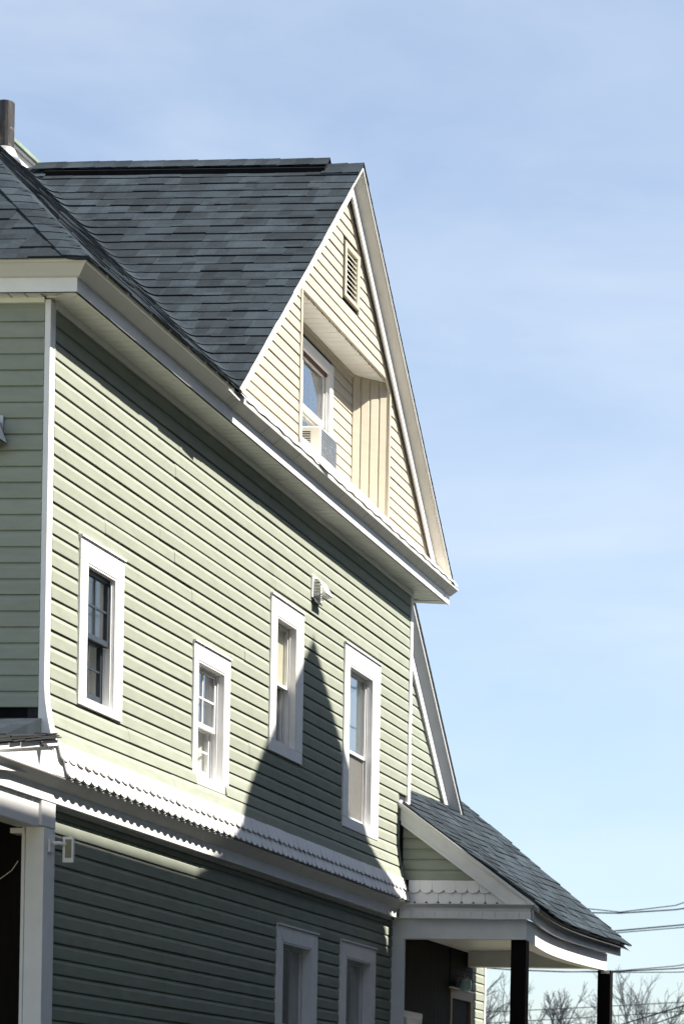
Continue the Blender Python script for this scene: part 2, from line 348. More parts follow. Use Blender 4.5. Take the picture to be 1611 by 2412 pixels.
# windows ------------------------------------------------------------
def frame_mb(x0, x1, z0, z1, y0, y1, wl, wr, wt, wb):
    b = MB(); b.box(x0, x0+wl, y0, y1, z0, z1); b.box(x1-wr, x1, y0, y1, z0, z1)
    b.box(x0+wl, x1-wr, y0, y1, z1-wt, z1); b.box(x0+wl, x1-wr, y0, y1, z0, z0+wb); return b
def window(parent, c, o, yw, face=0.030, rev=0.075, sash='white', grid=(0, 0, 0), mitre=False, glass=('glass', 'glass'), split=0.5, screen=False, sw=0.034, room=True, cm='white', head=True, nosill=False):
    x0, x1, z0, z1 = o; yf = yw-face
    b = MB(); t = 0.012
    b.box(x0, x0+t, yf+.004, yw+.16, z0, z1); b.box(x1-t, x1, yf+.004, yw+.16, z0, z1); b.box(x0+t, x1-t, yf+.004, yw+.16, z1-t, z1)
    b.add([(x0+t, yf+.004, z0+.004), (x1-t, yf+.004, z0+.004), (x1-t, yw+.16, z0+.03), (x0+t, yw+.16, z0+.03), (x0+t, yf+.004, z0), (x1-t, yf+.004, z0), (x1-t, yw+.16, z0), (x0+t, yw+.16, z0)],
          [(0, 1, 2, 3), (4, 5, 1, 0), (5, 6, 2, 1), (6, 7, 3, 2), (7, 4, 0, 3), (4, 7, 6, 5)])
    # sash tracks on the jambs
    for a in (rev-.008, rev+.034, rev+.075):
        b.box(x1-t-.012, x1-t, yw+a-.006, yw+a, z0+.03, z1-t); b.box(x0+t, x0+t+.012, yw+a-.006, yw+a, z0+.03, z1-t)
    wd = b.build('window', 'white', parent)
    X0, X1, Z0, Z1 = c; g_ = 0.0015
    for nm, poly in (('casing', [(X0, Z0), (x0, z0), (x0, z1), (X0, Z1)] if mitre else [(X0, z0), (x0, z0), (x0, z1), (X0, z1)]),
                     ('casing', [(X1, Z0), (X1, Z1), (x1, z1), (x1, z0)] if mitre else [(x1, z0), (X1, z0), (X1, z1), (x1, z1)]),
                     ('head_casing', [(X0+g_*2, Z1), (x0+g_*2, z1+g_), (x1-g_*2, z1+g_), (X1-g_*2, Z1)] if mitre else [(X0, z1+g_), (X1, z1+g_), (X1, Z1), (X0, Z1)]),
                     ('sill', [(X0, Z0), (X1, Z0), (X1, z0-g_), (X0, z0-g_)])):
        if nm == 'sill' and nosill: continue
        p = MB(); p.prism([(px, yw, pz_) for px, pz_ in poly], (0, -face, 0)); p.build(nm, cm, wd, bevel=0.0025)
    if head: box('drip_cap', 'white', wd, X0-.006, X1+.006, yf-.012, yw, Z1+.001, Z1+.014)
    # back band: thin raised edge on the casing, as the photo's outer line
    xa, xb = x0+t, x1-t; zm = z0+(z1-z0)*split
    for i, (za, zb, yy) in enumerate(((zm-.015, z1-t, yw+rev), (z0+.028, zm+.015, yw+rev+.042))):
        s_ = frame_mb(xa, xb, za, zb, yy, yy+.032, sw, sw, sw, sw*(1.5 if i else 1.1)).build('sash', sash, wd, bevel=0.002)
        gx0, gx1, gz0, gz1 = xa+sw, xb-sw, za+sw*(1.5 if i else 1.1), zb-sw
        p = MB(); p.box(gx0, gx1, yy+.014, yy+.018, gz0, gz1); p.build('pane', glass[i], wd)
        nc, nu, nl = grid; nr = (nu, nl)[i]
        if nc > 1:
            m_ = MB()
            for k in range(1, nc):
                xx = gx0+(gx1-gx0)*k/nc; m_.box(xx-.007, xx+.007, yy+.006, yy+.0135, gz0, gz1)
            for k in range(1, nr):
                zz = gz0+(gz1-gz0)*k/nr; m_.box(gx0, gx1, yy+.007, yy+.0133, zz-.007, zz+.007)
            m_.build('muntin', sash, wd)
    if screen:
        mm = bpy.data.materials.get('insect_screen')
        if not mm:
            mm = bpy.data.materials.new('insect_screen'); mm.use_nodes = True; N = mm.node_tree.nodes; L = mm.node_tree.links
            tr = N.new('ShaderNodeBsdfTransparent'); mi = N.new('ShaderNodeMixShader'); mi.inputs[0].default_value = 0.5
            N['Principled BSDF'].inputs['Base Color'].default_value = (.22, .22, .21, 1)
            L.new(tr.outputs[0], mi.inputs[1]); L.new(N['Principled BSDF'].outputs[0], mi.inputs[2]); L.new(mi.outputs[0], N['Material Output'].inputs[0])
        p = MB(); p.box(xa+.01, xb-.01, yw+rev+.02, yw+rev+.022, z0+.03, zm); p.build('insect_screen', mm, wd)
        frame_mb(xa+.004, xb-.004, z0+.028, zm+.012, yw+rev+.012, yw+rev+.030, .018, .018, .018, .018).build('screen_frame', 'white', wd)
    if room:
        r_ = MB(); a, b_, cz, dz = x0-.25, x1+.25, z0-.10, z1+.15; y0, y1 = yw+.161, yw+1.1
        r_.add([(a, y0, cz), (b_, y0, cz), (b_, y1, cz), (a, y1, cz), (a, y0, dz), (b_, y0, dz), (b_, y1, dz), (a, y1, dz)],
               [(0, 3, 2, 1), (4, 5, 6, 7), (1, 2, 6, 5), (2, 3, 7, 6), (3, 0, 4, 7)])
        # wall round the opening inside the room
        r_.box(a, x0, y0, y0+.01, cz, dz); r_.box(x1, b_, y0, y0+.01, cz, dz); r_.box(x0, x1, y0, y0+.01, z1, dz); r_.box(x0, x1, y0, y0+.01, cz, z0)
        r_.build('room_interior', 'room', wd)
    return wd
window(upper, *WIN['w1'], 0.0, sash='navy', grid=(2, 2, 2), rev=0.012, split=0.49)
window(upper, *WIN['w2'], 0.0, grid=(2, 2, 2), rev=0.035, split=0.47, glass=('glassblue', 'glass'))
window(upper, *WIN['w3'], 0.0, rev=0.038, split=0.50, sw=0.022)
window(upper, *WIN['w4'], 0.0, rev=0.034, split=0.46, sw=0.026, glass=('glassblue', 'glass'), screen=True)
window(lower, *LOW['f1'], 0.052, rev=0.048, mitre=True, face=0.032)
window(lower, *LOW['f2'], 0.052, rev=0.048, mitre=True, face=0.032)

# dryer vent hood on the wall ---------------------------------------
vb = MB(); vb.box(5.135, 5.39, -0.030, -0.0, 6.155, 6.345)
vent = vb.build('vent_hood', 'white', upper, bevel=0.004)
h = MB(); pr = [(-0.031, 6.325), (-0.075, 6.31), (-0.135, 6.20), (-0.135, 6.185), (-0.031, 6.185)]
h.prism([(5.165, y, z) for y, z in pr[:3]+[(-0.126, 6.20), (-0.070, 6.302), (-0.031, 6.316)]], (0.195, 0, 0)); h.build('hood_cover', 'white', vent)
b = MB()
for k in range(6):
    x = 5.168+0.195*k/5.13; b.box(x-.003, x+.003, -0.128, -0.122, 6.19, 6.21); b.tube([(x, -0.122, 6.20), (x, -0.036, 6.172)], .003, 5)
    b.tube([(5.166, -.036-.017*k, 6.172+.0055*k), (5.36, -.036-.017*k, 6.172+.0055*k)], .003, 5)
for k in range(6): b.tube([(5.164, -.036-.017*k, 6.18), (5.164, -.036-.017*k, 6.315-.018*k)], .003, 5)
for k in range(5): b.tube([(5.164, -.034, 6.19+.026*k), (5.164, -.125+.013*k, 6.19+.026*k)], .003, 5)
b.build('hood_grille', 'acwhite', vent)
h = MB(); h.prism([(5.17, -.03, 6.155), (5.33, -.03, 6.155), (5.33, -.05, 6.118), (5.17, -.05, 6.118)], (0, -.008, 0)); h.build('hood_flap', 'acwhite', vent)

# ------------------------------------------------------------------ eaves
ZS = 6.88; OV = 0.235
FE = 8.58                                   # far end of the side eave
sof = MB(); sof.add([(-OV, -OV, ZS+.012), (FE, -OV, ZS+.012), (FE, 0.02, ZS+.012), (0.0, 0.02, ZS+.012)], [(0, 1, 2, 3)])
sof.add([(-OV, -OV, ZS+.012), (0.0, 0.02, ZS+.012), (0.0, 5.6, ZS+.012), (-OV, 5.6, ZS+.012)], [(0, 1, 2, 3)])
sof.add([(FE, 0.02, ZS+.012), (FE, .4, ZS+.012), (8.1, .4, ZS+.012), (8.1, .02, ZS+.012)], [(0, 1, 2, 3)])
soffit = sof.build('eave_soffit', 'soffit', house)
n = 78; x = -0.11
k = 0
while x < FE-.02:
    wd_ = 0.107; a, b_ = x, min(x+wd_-.012, FE-.004); i = MB()
    ya = 0.016
    i.add([(a, -OV+.028, ZS), (b_, -OV+.028, ZS), (b_, ya, ZS), (a, ya, ZS), (a-.003, -OV+.028, ZS+.0115), (b_+.003, -OV+.028, ZS+.0115), (b_+.003, ya, ZS+.0115), (a-.003, ya, ZS+.0115)],
          [(0, 3, 2, 1), (0, 1, 5, 4), (1, 2, 6, 5), (2, 3, 7, 6), (3, 0, 4, 7)])
    i.build('soffit_panel', 'soffit', soffit); x += wd_
y = 0.03
while y < 1.2:
    i = MB(); i.box(-OV+.028, -.1, y, y+.092, ZS, ZS+.0115); i.build('soffit_panel', 'soffit', soffit); y += 0.105
i = MB(); i.box(-OV+.028, -.1, y, 5.6, ZS, ZS+.0115); i.build('soffit_panel', 'soffit', soffit)
# mitre strip at the corner, edge channels
i = MB(); d = 0.024
i.prism([(-OV+.02, -OV+.02+2*d, ZS-.004), (-OV+.02, -OV+.02, ZS-.004), (-OV+.02+2*d, -OV+.02, ZS-.004), (-.10+d, -.06-d, ZS-.004), (-.10-d, -.06+d, ZS-.004)], (0, 0, .0038)); i.build('soffit_mitre_strip', 'soffit', soffit)
box('soffit_channel', 'soffit', soffit, -0.03, 8.15, -0.022, 0.0, 6.832, ZS-.0005)
box('soffit_channel', 'soffit', soffit, -0.122, -0.097, 0.024, 5.6, 6.848, ZS-.0005)
box('soffit_edge_strip', 'soffit', soffit, -OV+.03, FE, -OV+.002, -OV+.027, ZS-.006, ZS+.010)
box('soffit_edge_strip', 'soffit', soffit, -OV+.002, -OV+.027, -OV+.002, 5.6, ZS-.006, ZS+.010)
# fascia + crown: L-shaped sweeps with a mitred near corner
def eave_sweep(name, m, prof, x_end, side=True, front=True, x_start=None):
    """prof: (offset outwards from the wall line, z)"""
    b = MB()
    if side:
        a = [(-o if x_start is None else x_start, -o, z) for o, z in prof]; c = [(x_end, -o, z) for o, z in prof]; b.loft([a, c])
    if front:
        a = [(-o, -o, z) for o, z in prof]; c = [(-o, 5.6+o, z) for o, z in prof]; b.loft([a, c])
    return b.build(name, m, house)
eave_sweep('eave_fascia', 'white', [(OV, ZS-.006), (OV, 6.962), (OV-.02, 6.962), (OV-.02, ZS-.006)], 8.565)
eave_sweep('eave_crown', 'gutter', [(OV+.001, 6.962), (OV+.020, 6.967), (0.318, 7.022), (0.318, 7.034), (OV-.02, 7.034), (OV-.02, 6.964)], 2.36)
eave_sweep('eave_crown', 'crown', [(OV+.001, 6.962), (OV+.012, 6.966), (0.312, 7.018), (0.314, 7.058), (OV-.02, 7.058), (OV-.02, 6.964)], 8.50, front=False, x_start=2.362)
e = MB(); e.loft([[(8.502, -o, z) for o, z in [(OV+.001, 6.962), (OV+.012, 6.966), (0.316, 7.018), (0.316, 7.030), (OV-.02, 7.030), (OV-.02, 6.964)]], [(8.76, -o, z) for o, z in [(OV+.001, 6.962), (OV+.012, 6.966), (0.316, 7.018), (0.316, 7.030), (OV-.02, 7.030), (OV-.02, 6.964)]]]); e.build('eave_crown', 'gutter', house)
box('fascia_end_cap', 'white', house, 8.567, 8.72, -OV-.004, -OV+.018, ZS-.008, 6.96)
i = MB(); i.prism([(8.567, -OV+.018, ZS-.004), (8.72, -OV+.018, ZS-.004), (8.585, 0.4, ZS-.004), (8.567, .4, ZS-.004)], (0, 0, .10)); i.build('eave_return', 'soffit', house)
# gutter lip with its broken end
eave_sweep('gutter', 'gutter', [(0.318, 7.023), (0.332, 7.028), (0.338, 7.040), (0.338, 7.066), (0.326, 7.068), (0.322, 7.052), (0.318, 7.050)], 2.33)
i = MB(); i.prism([(2.20, -.340, 7.00), (2.42, -.344, 6.985), (2.42, -.344, 6.995), (2.20, -.340, 7.012)], (0, .012, .004)); i.build('gutter_end_scrap', 'white', house)

# ------------------------------------------------------------------ roofs
T = 0.95; ZE = 7.062; EO = 0.335
XR, ZR = 5.56, 9.94                          # ridge of the cross gable
TL, TR = (ZR-ZE)/(XR-2.53), 0.90
RK = -0.275                                  # rake edge (y)
YR = (ZR-.04-ZE)/T-EO                        # main ridge line
def z_side(x, y): return ZE+T*(y+EO)
def z_front(x, y): return ZE+T*(x+EO)
def z_gab(x, y): return ZR-TL*(XR-x)
def smax(a, b, k): 
    hh = max(k-abs(a-b), 0.0)/k; return max(a, b)+hh*hh*k*0.25
dk = MB(); dz_ = -0.02
EI = EO-.05; ZI = ZE+.05*T
dk.add([(-EI, -EI, ZI+dz_), (8.6, -EI, ZI+dz_), (8.6, YR, ZR-.04+dz_), (YR, YR, ZR-.04+dz_), (-EI, 2*YR+EI, ZI+dz_), (8.6, 2*YR+EI, ZI+dz_)], [(0, 1, 2, 3), (0, 3, 4), (3, 2, 5, 4), (1, 5, 2)])
roof = dk.build('hip_roof', 'deck', house)
gd = MB()
gd.prism([(2.53, RK+.01, ZE-.012), (XR, RK+.01, ZR-.012), (8.77, RK+.01, ZE-.012), (8.77, RK+.01, ZE-.034), (XR, RK+.01, ZR-.036), (2.53, RK+.01, ZE-.034)], (0, YR+.6, 0))
gab = gd.build('gable_roof', 'deck', house)

def z_hip(x, y): return min(z_side(x, y), z_front(x, y))
def tab(b, pts_fn, s0, s1, cb, ct, lift, th, nseg, e1=None):
    """one shingle: s along the course, c up the slope; pts_fn(s, c) -> surface point; lifted at its butt"""
    rings = []
    for i in range(nseg+1):
        q = lambda c: s0+((s1 if e1 is None else min(s1, e1(c)))-s0)*i/nseg
        cm = (cb+ct)/2
        pl, pb, pm, pt = pts_fn(q(cb), cb+(ct-cb)*.055), pts_fn(q(cb), cb), pts_fn(q(cm), cm), pts_fn(q(ct), ct)
        rings.append([pl-Vector((0, 0, .002)), pb+Vector((0, 0, lift)), pm+Vector((0, 0, lift*.55+.001)), pt+Vector((0, 0, .0025)), pt-Vector((0, 0, .003))])
    b.loft(rings)
stuff = MB()
# cross gable, near slope: every shingle is an object
course = 0.1045
nC = int((XR-2.50)/course)
def gab_pt(s_, c):   # s along -y from valley to rake, c = x
    return Vector((c, s_, smax(z_gab(c, s_), z_side(c, s_), 0.06)))
nsh = 0
for k in range(nC+1):
    xb = 2.475+k*course; xt = min(xb+course*1.4, XR+.005)
    vend = lambda c: (z_gab(c, 0)-ZE)/T-EO+0.05      # runs a little up the side slope (woven valley)
    yv = vend(xt)
    y = RK+rnd.uniform(-.006, .004); first = True
    while y < yv-.02:
        wd_ = rnd.choice((0.12, 0.15, 0.18, 0.22, 0.27, 0.33))*(rnd.uniform(.5, 1) if first else 1)*1.03
        y2 = min(y+wd_, yv)
        if yv-y2 < .10+(yv-vend(xb)): y2 = yv
        near = y2 > yv-0.55
        nseg = max(1, int((y2-y)/0.045)) if near else 1
        b = MB(); lf = rnd.choice((.011, .013, .016, .019))+rnd.uniform(0, .002)
        tab(b, gab_pt, y+.001, y2-.001, xb+rnd.uniform(-.004, .004), xt, lf, .005, nseg, vend)
        b.build('shingle', 'shingle', gab); nsh += 1
        y = y2; first = False
# main side slope (seen edge on) and the parts of the roofs away from the camera: joined
def side_pt(s_, c): return Vector((s_, c, z_hip(s_, c)))
for k in range(int((YR+EO)/course)+1):
    yb = -EO-.03+k*course
    sv = lambda c: 2.53+(c+EO)*T/TL+.01
    xs_, xe = yb-.0, sv(yb+course*1.4)
    x = xs_
    while x < xe-.05:
        x2 = min(x+rnd.uniform(.2, .42), xe)
        tab(stuff, side_pt, x+.001, x2-.001, yb+rnd.uniform(-.004, .004), yb+course*1.4, rnd.choice((.008, .012, .018)), .005, 5 if x < xs_+.2 else 1, sv); x = x2
def front_pt(s_, c): return Vector((c, s_, z_hip(c, s_)))
nf = 0
for k in range(int((YR+EO)/course)+1):
    xb = -EO-.03+k*course
    y = xb; ye = 2*YR-xb
    while y < ye-.05:
        y2 = min(y+rnd.uniform(.2, .4), ye)
        lf = rnd.choice((.008, .012, .018))
        if k < 6 and y < xb+.5 and y < 0.5:
            b = MB(); tab(b, front_pt, y+.001, y2-.001, xb+rnd.uniform(-.004, .004), xb+course*1.4, lf, .005, 5 if y < xb+.2 else 1); b.build('shingle', 'shingle', roof); nf += 1
        else: tab(stuff, front_pt, y+.001, y2-.001, xb+rnd.uniform(-.004, .004), xb+course*1.4, lf, .005, 5 if y < xb+.2 else 1)
        y = y2
# hip caps
def bent(name, parent, base, axis, L, prof, lift0, lift1):
    b = MB(); b.loft([[base+Vector(p)+Vector((0, 0, lift0)) for p in prof], [base+axis*L*.5+Vector(p)+Vector((0, 0, (lift0+lift1)/2)) for p in prof], [base+axis*L+Vector(p)+Vector((0, 0, lift1)) for p in prof]], True)
    return b.build(name, 'shingle', parent, smooth=False)
ha = Vector((1, 1, T)).normalized()
for k in range(34):
    base = Vector((-EO-.03, -EO-.03, ZE-.028))+ha*(.145*k)
    if base.x > YR: break
    up_ = []
    wv = .175
    for t in (-1, -.6, -.25, 0, .25, .6, 1):       # across the hip: front slope side (t<0 goes +y) to side slope (t>0 goes +x)
        q = abs(t)*wv
        px, py = (0, q) if t < 0 else (q, 0)
        zz = .016-.014*(1-abs(t))**2*1.0
        up_.append((px, py, zz))
    low_ = [(p[0], p[1], p[2]-.010) for p in up_[::-1]]
    bent('hip_cap', roof, base, ha, .23, up_+low_, .007+rnd.uniform(0, .002), .0)
# cross gable ridge: raised vent strip under cap shingles, last caps flat on the ridge
pr_v = [(-.145, -.145*TL*.9), (0, 0), (.145, -.145*TR*.9)]
v_ = MB(); yv0, yv1 = 0.02, YR-.15
v_.prism([(XR-.11, yv0+.012, ZR-.11*TL+.004), (XR, yv0+.012, ZR+.004), (XR+.11, yv0+.012, ZR-.11*TR+.004), (XR+.11, yv0+.012, ZR-.11*TR+.052), (XR, yv0+.012, ZR+.056), (XR-.11, yv0+.012, ZR-.11*TL+.052)], (0, yv1-yv0-.02, 0)); v_.build('ridge_vent', 'black', gab)  # vent box coloured black for the shadow under the caps
y = yv0; ay = Vector((0, 1, 0))
def cap_prof(hh, wv):
    u_ = [(-wv, 0, -wv*TL*.93), (-wv*.35, 0, -wv*.35*TL+.0), (0, 0, 0.004), (wv*.35, 0, -wv*.35*TR), (wv, 0, -wv*TR*.93)]
    return u_+[(p[0], 0, p[2]-.009) for p in u_[::-1]]
while y < yv1-.1:
    bent('ridge_cap', gab, Vector((XR, y, ZR+.066+rnd.uniform(-.002, .002))), ay, .27, cap_prof(0, .10), .004, -.002); y += .145
y = RK-.004
while y < yv0-.03:
    bent('ridge_cap', gab, Vector((XR, y, ZR+.020)), ay, .19, cap_prof(0, .15), .004, -.004); y += .145
for yy in (yv1-.02, yv1+.14):
    bent('ridge_cap', gab, Vector((XR, yy, ZR+.022+rnd.uniform(-.004, .004))), ay, .19, cap_prof(0, .15), .006, -.004)
# far slope of the gable: simple courses seen only as an edge line
def far_pt(s_, c): return Vector((c, s_, ZR-TR*(c-XR)))
k = 0
while True:
    xb = 8.80-k*.11
    if xb < XR: break
    tab(stuff, far_pt, RK-.004, RK+.5, xb, max(xb-.15, XR), .012+rnd.uniform(0, .008), .005, 1)
    tab(stuff, far_pt, RK+.502, YR, xb, max(xb-.15, XR), .012+rnd.uniform(0, .004), .005, 1); k += 1

# rakes of the cross gable: crown + fascia + lip in one mitred sweep each side
def rake(prof, name, m, xl=2.50, xr=8.79, parts=('l', 'r'), yshift=0):
    kl, kr = math.sqrt(1+TL*TL), math.sqrt(1+TR*TR)
    for side in parts:
        kk, tt, xe = (kl, TL, xl) if side == 'l' else (kr, TR, xr)
        b = MB()
        top = [(XR, yy, ZR-n_*kk) for n_, yy in prof]
        zc = 7.052 if side == 'l' else 7.012
        end = [(XR+(-1 if side == 'l' else 1)*(ZR-n_*kk-zc)/tt, yy, zc) for n_, yy in prof]
        b.loft([end, top]); b.build(name, m, house)
rake([(.014, -.272), (.026, -.272), (.026, -.262), (.014, -.262)], 'rake_lip', 'white')
rake([(.016, -.268), (.030, -.268), (.044, -.250), (.082, -.188), (.086, -.176), (.086, -.12), (.016, -.12)], 'rake_crown', 'rakecream')
rake([(.084, -.180), (.185, -.180), (.185, -.160), (.084, -.160)], 'rake_fascia', 'white')
rake([(.140, -.138), (.225, -.138), (.225, -.120), (.140, -.120)], 'rake_frieze', 'cream', xl=2.75, xr=8.6)

# gable wall ---------------------------------------------------------
GY = -0.12
def g_l(z): return XR-(ZR-z)/TL
def g_r(z): return XR+(ZR-z)/TR
REC = (4.415, 6.945, 7.0, 8.515); LOU = (5.50, 5.925, 8.815, 9.285)
gz0 = 7.05
gw = MB()
def tri_piece(b, za, zb, xa=None, xb=None):
    a0, a1 = (g_l(za)+.2, g_l(zb)+.2) if xa is None else (xa, xa)
    b0, b1 = (g_r(za)-.2, g_r(zb)-.2) if xb is None else (xb, xb)
    b.prism([(a0, GY, za), (b0, GY, za), (b1, GY, zb), (a1, GY, zb)], (0, .06, 0))
tri_piece(gw, gz0, REC[3], xb=REC[0]); tri_piece(gw, gz0, REC[3], xa=REC[1]); tri_piece(gw, REC[3], LOU[2]); tri_piece(gw, LOU[2], LOU[3], xb=LOU[0]); tri_piece(gw, LOU[2], LOU[3], xa=LOU[1]); tri_piece(gw, LOU[3], 9.70)
gable = gw.build('gable_wall', 'deck', house)
gp = 0.0924; gzs = [7.30+gp*k for k in range(-1, 27)]
def gab_r(zb, zt):
    lim = (g_l(zb)+.17, g_l(zt)+.17, g_r(zb)-.245, g_r(zt)-.245)
    segs = [lim]
    for hx0, hx1, hz0, hz1 in ((REC[0]-.03, REC[1]+.03, REC[2], 8.495), (LOU[0]-.02, LOU[1]+.02, LOU[2]-.02, LOU[3]+.02)):
        if zt > hz0 and zb < hz1:
            ns = []
            for (a0, a1, b0, b1) in segs:
                ns += [(a0, a1, hx0, hx0), (hx1, hx1, b0, b1)]
            segs = ns
    return segs
siding(gable, 'cream', (0, GY, 0), (1, 0, 0), (0, -1, 0), gzs, gp, gab_r, lap=0.014)
# lowest starter strip
i = MB(); i.prism([(2.98, GY-.016, 7.165), (4.37, GY-.016, 7.165), (4.37, GY, 7.19), (2.98, GY, 7.19)], (0, 0, .016)); i.build('starter_strip', 'cream', gable)
# louvre
lv = frame_mb(LOU[0], LOU[1], LOU[2], LOU[3], GY-.030, GY+.03, .05, .07, .045, .03).build('louvre_vent', 'cream', gable, bevel=0.003)
box('louvre_back', 'black', lv, LOU[0]+.02, LOU[1]-.02, GY+.055, GY+.06, LOU[2]+.02, LOU[3]-.02)
for k in range(9):
    z = LOU[2]+.040+k*.043; b = MB()
    b.add([(LOU[0]+.05, GY-.018, z), (LOU[1]-.07, GY-.018, z), (LOU[1]-.07, GY+.022, z+.036), (LOU[0]+.05, GY+.022, z+.036), (LOU[0]+.05, GY-.018, z+.006), (LOU[1]-.07, GY-.018, z+.006), (LOU[1]-.07, GY+.022, z+.042), (LOU[0]+.05, GY+.022, z+.042)],
          [(0, 1, 2, 3), (4, 5, 6, 7), (0, 1, 5, 4), (1, 2, 6, 5), (2, 3, 7, 6), (3, 0, 4, 7)]); b.build('louvre_slat', 'acwhite', lv)
# recess with the window
YB = 0.14; SP = 0.27
recess = box('recess_wall', 'deck', gable, REC[0], REC[1], YB+.10, YB+.13, 7.2, 8.6)
GW_C = (5.165, 6.065, 7.40, 8.372); GW_O = (5.225, 5.985, 7.44, 8.300)
hw = holed_wall('recess_back', 'deck', gable, REC[0]+.1, REC[1]-.1, 7.2, 8.55, [GW_O], YB, YB+.05)
bpy.data.objects.remove(recess)
def rec_r(zb, zt):
    return rect_ranges(REC[0]+SP+.01, REC[1]-SP-.016, [(GW_C[0]-.002, GW_C[1]+.002, 7.0, GW_C[3]-.03)])(zb, zt)
siding(hw, 'cream', (0, YB, 0), (1, 0, 0), (0, -1, 0), [7.30+gp*k for k in range(0, 13)], gp, rec_r, lap=0.012)
box('recess_trim', 'cream', hw, REC[0]+SP, REC[1]-SP, YB-.022, YB-.001, 8.472, 8.497)
# recess ceiling panels
rs = MB(); rs.box(REC[0]-.02, REC[1]+.02, GY+.002, YB+.05, 8.5085, 8.525); rsf = rs.build('recess_soffit', 'soffit', gable)
x = REC[0]+.002
while x < REC[1]-.02:
    x2 = min(x+.122, REC[1]-.003); b = MB(); b.box(x, x2-.006, GY+.014, YB-.002, 8.498, 8.5075); b.build('soffit_panel', 'soffit', rsf); x = x2
fr = MB()                                    # frayed netting along the front edge
for k in range(150):
    x = REC[0]+.02+(REC[1]-REC[0]-.05)*k/150+rnd.uniform(-.004, .004)
    fr.tube([(x, GY+.006, 8.503), (x+rnd.uniform(-.008, .008), GY+.008+rnd.uniform(-.004, .008), 8.503-rnd.uniform(.008, .022))], .0022, 3)
fr.build('frayed_netting', mat('brown_netting', (.20, .13, .09), .9), rsf, kind='stuff')
# splayed returns with upright boards
for sgn, xo in ((1, REC[1]), (-1, REC[0])):
    d = Vector((-SP*sgn, YB-GY, 0)); L = d.length; d.normalize(); nn = Vector((-d.y, d.x, 0))*(1 if sgn > 0 else -1)
    if nn.y > 0: nn = -nn
    p = MB(); o_ = Vector((xo, GY, 7.12)); p.prism([o_, o_+d*L, o_+d*L+Vector((0, 0, 1.377)), o_+Vector((0, 0, 1.377))], -nn*.02); rt = p.build('recess_return', 'cream', gable)
    nb = 4
    for k in range(nb):
        a, c = L*k/nb+.004, L*(k+1)/nb; b = MB(); q = o_+d*a; q2 = o_+d*(c-.002); zt = Vector((0, 0, 1.372))
        b.prism([q, q+nn*.002, q+(q2-q)*.2+nn*.010, q2+nn*.012, q2], zt); b.build('upright_board', 'cream', rt)
    box('return_corner_trim', 'cream', gable, xo-.022, xo+.022, GY-.020, GY+.012, 7.16, 8.53, bevel=.003)
    q = o_+d*(L-.004); tb = MB(); tb.prism([q, q+nn*.020, q+nn*.020-d*.03, q-d*.03], (0, 0, 1.376)); tb.build('inner_corner_trim', 'cream', rt)
gwn = window(hw, GW_C, GW_O, YB, face=.026, rev=.020, glass=('glassblue', 'glassblue'), split=.45, sw=.040, nosill=True, cm='white', head=False)
box('red_head_board', 'red', gwn, GW_O[0]+.013, GW_O[1]-.013, YB+.004, YB+.018, 8.258, 8.287)
# white membrane over the pent roof below the gable
def memb(u, v):
    x = 2.64+(8.74-2.64)*u; top = 0.16 if 4.43 < x < 6.93 else -0.105
    if 6.93 <= x < 7.3: top = .02-.12*(x-6.93)/.37
    yy = -0.318+(top+.318)*v
    z = z_side(x, yy)-.014
    bul = .030*math.sin(math.pi*v) if 4.43 < x < 7.1 else .008*math.sin(math.pi*v)
    z += bul*(1+.5*math.sin(x*5.1)+.3*math.sin(x*13))+.004*math.sin(x*23+v*5)
    if v == 0: z -= .008+.002*math.sin(x*9)+.0015*math.sin(x*31); yy -= .004+.0015*math.sin(x*17)
    return (x, yy, z)
mb_ = MB(); mb_.grid(memb, 150, 8); mb_.build('membrane_flashing', 'membrane', house, smooth=True)
fl = MB(); fl.add([(4.36, -.33, 7.06), (4.62, -.345, 7.055), (4.44, -.20, 7.26), (4.40, -.14, 7.30), (4.36, -.17, 7.26)], [(0, 1, 2, 3, 4)]); fl.build('membrane_fold', 'membrane', house)

# vent pipe and low dormer curb at the top left ---------------------------------
pp = MB(); pp.tube([(5.09, YR+.02, ZR-.15), (5.09, YR+.02, 10.33)], .066, 20); pp.build('vent_pipe', 'pipe', roof, smooth=False)
pp = MB(); pp.tube([(5.09, YR+.02, ZR-.14), (5.09, YR+.02, ZR+.0)], .14, 20, .072); pp.build('pipe_flashing', 'metal', roof, smooth=True)
dm = MB(); dm.box(4.6, 6.02, YR+.16, YR+1.4, 9.6, 10.13); dm.build('roof_curb', 'membrane', roof)
dm = MB(); dm.box(4.55, 6.08, YR+.13, YR+1.5, 10.131, 10.15); dm.build('curb_trim', 'white', roof)
dm = MB(); dm.prism([(4.53, YR+.11, 10.152), (6.11, YR+.11, 10.152), (6.11, YR+1.52, 10.152), (4.53, YR+1.52, 10.152)], (0, 0, .032)); dm.build('curb_roof', 'greenroof', roof)

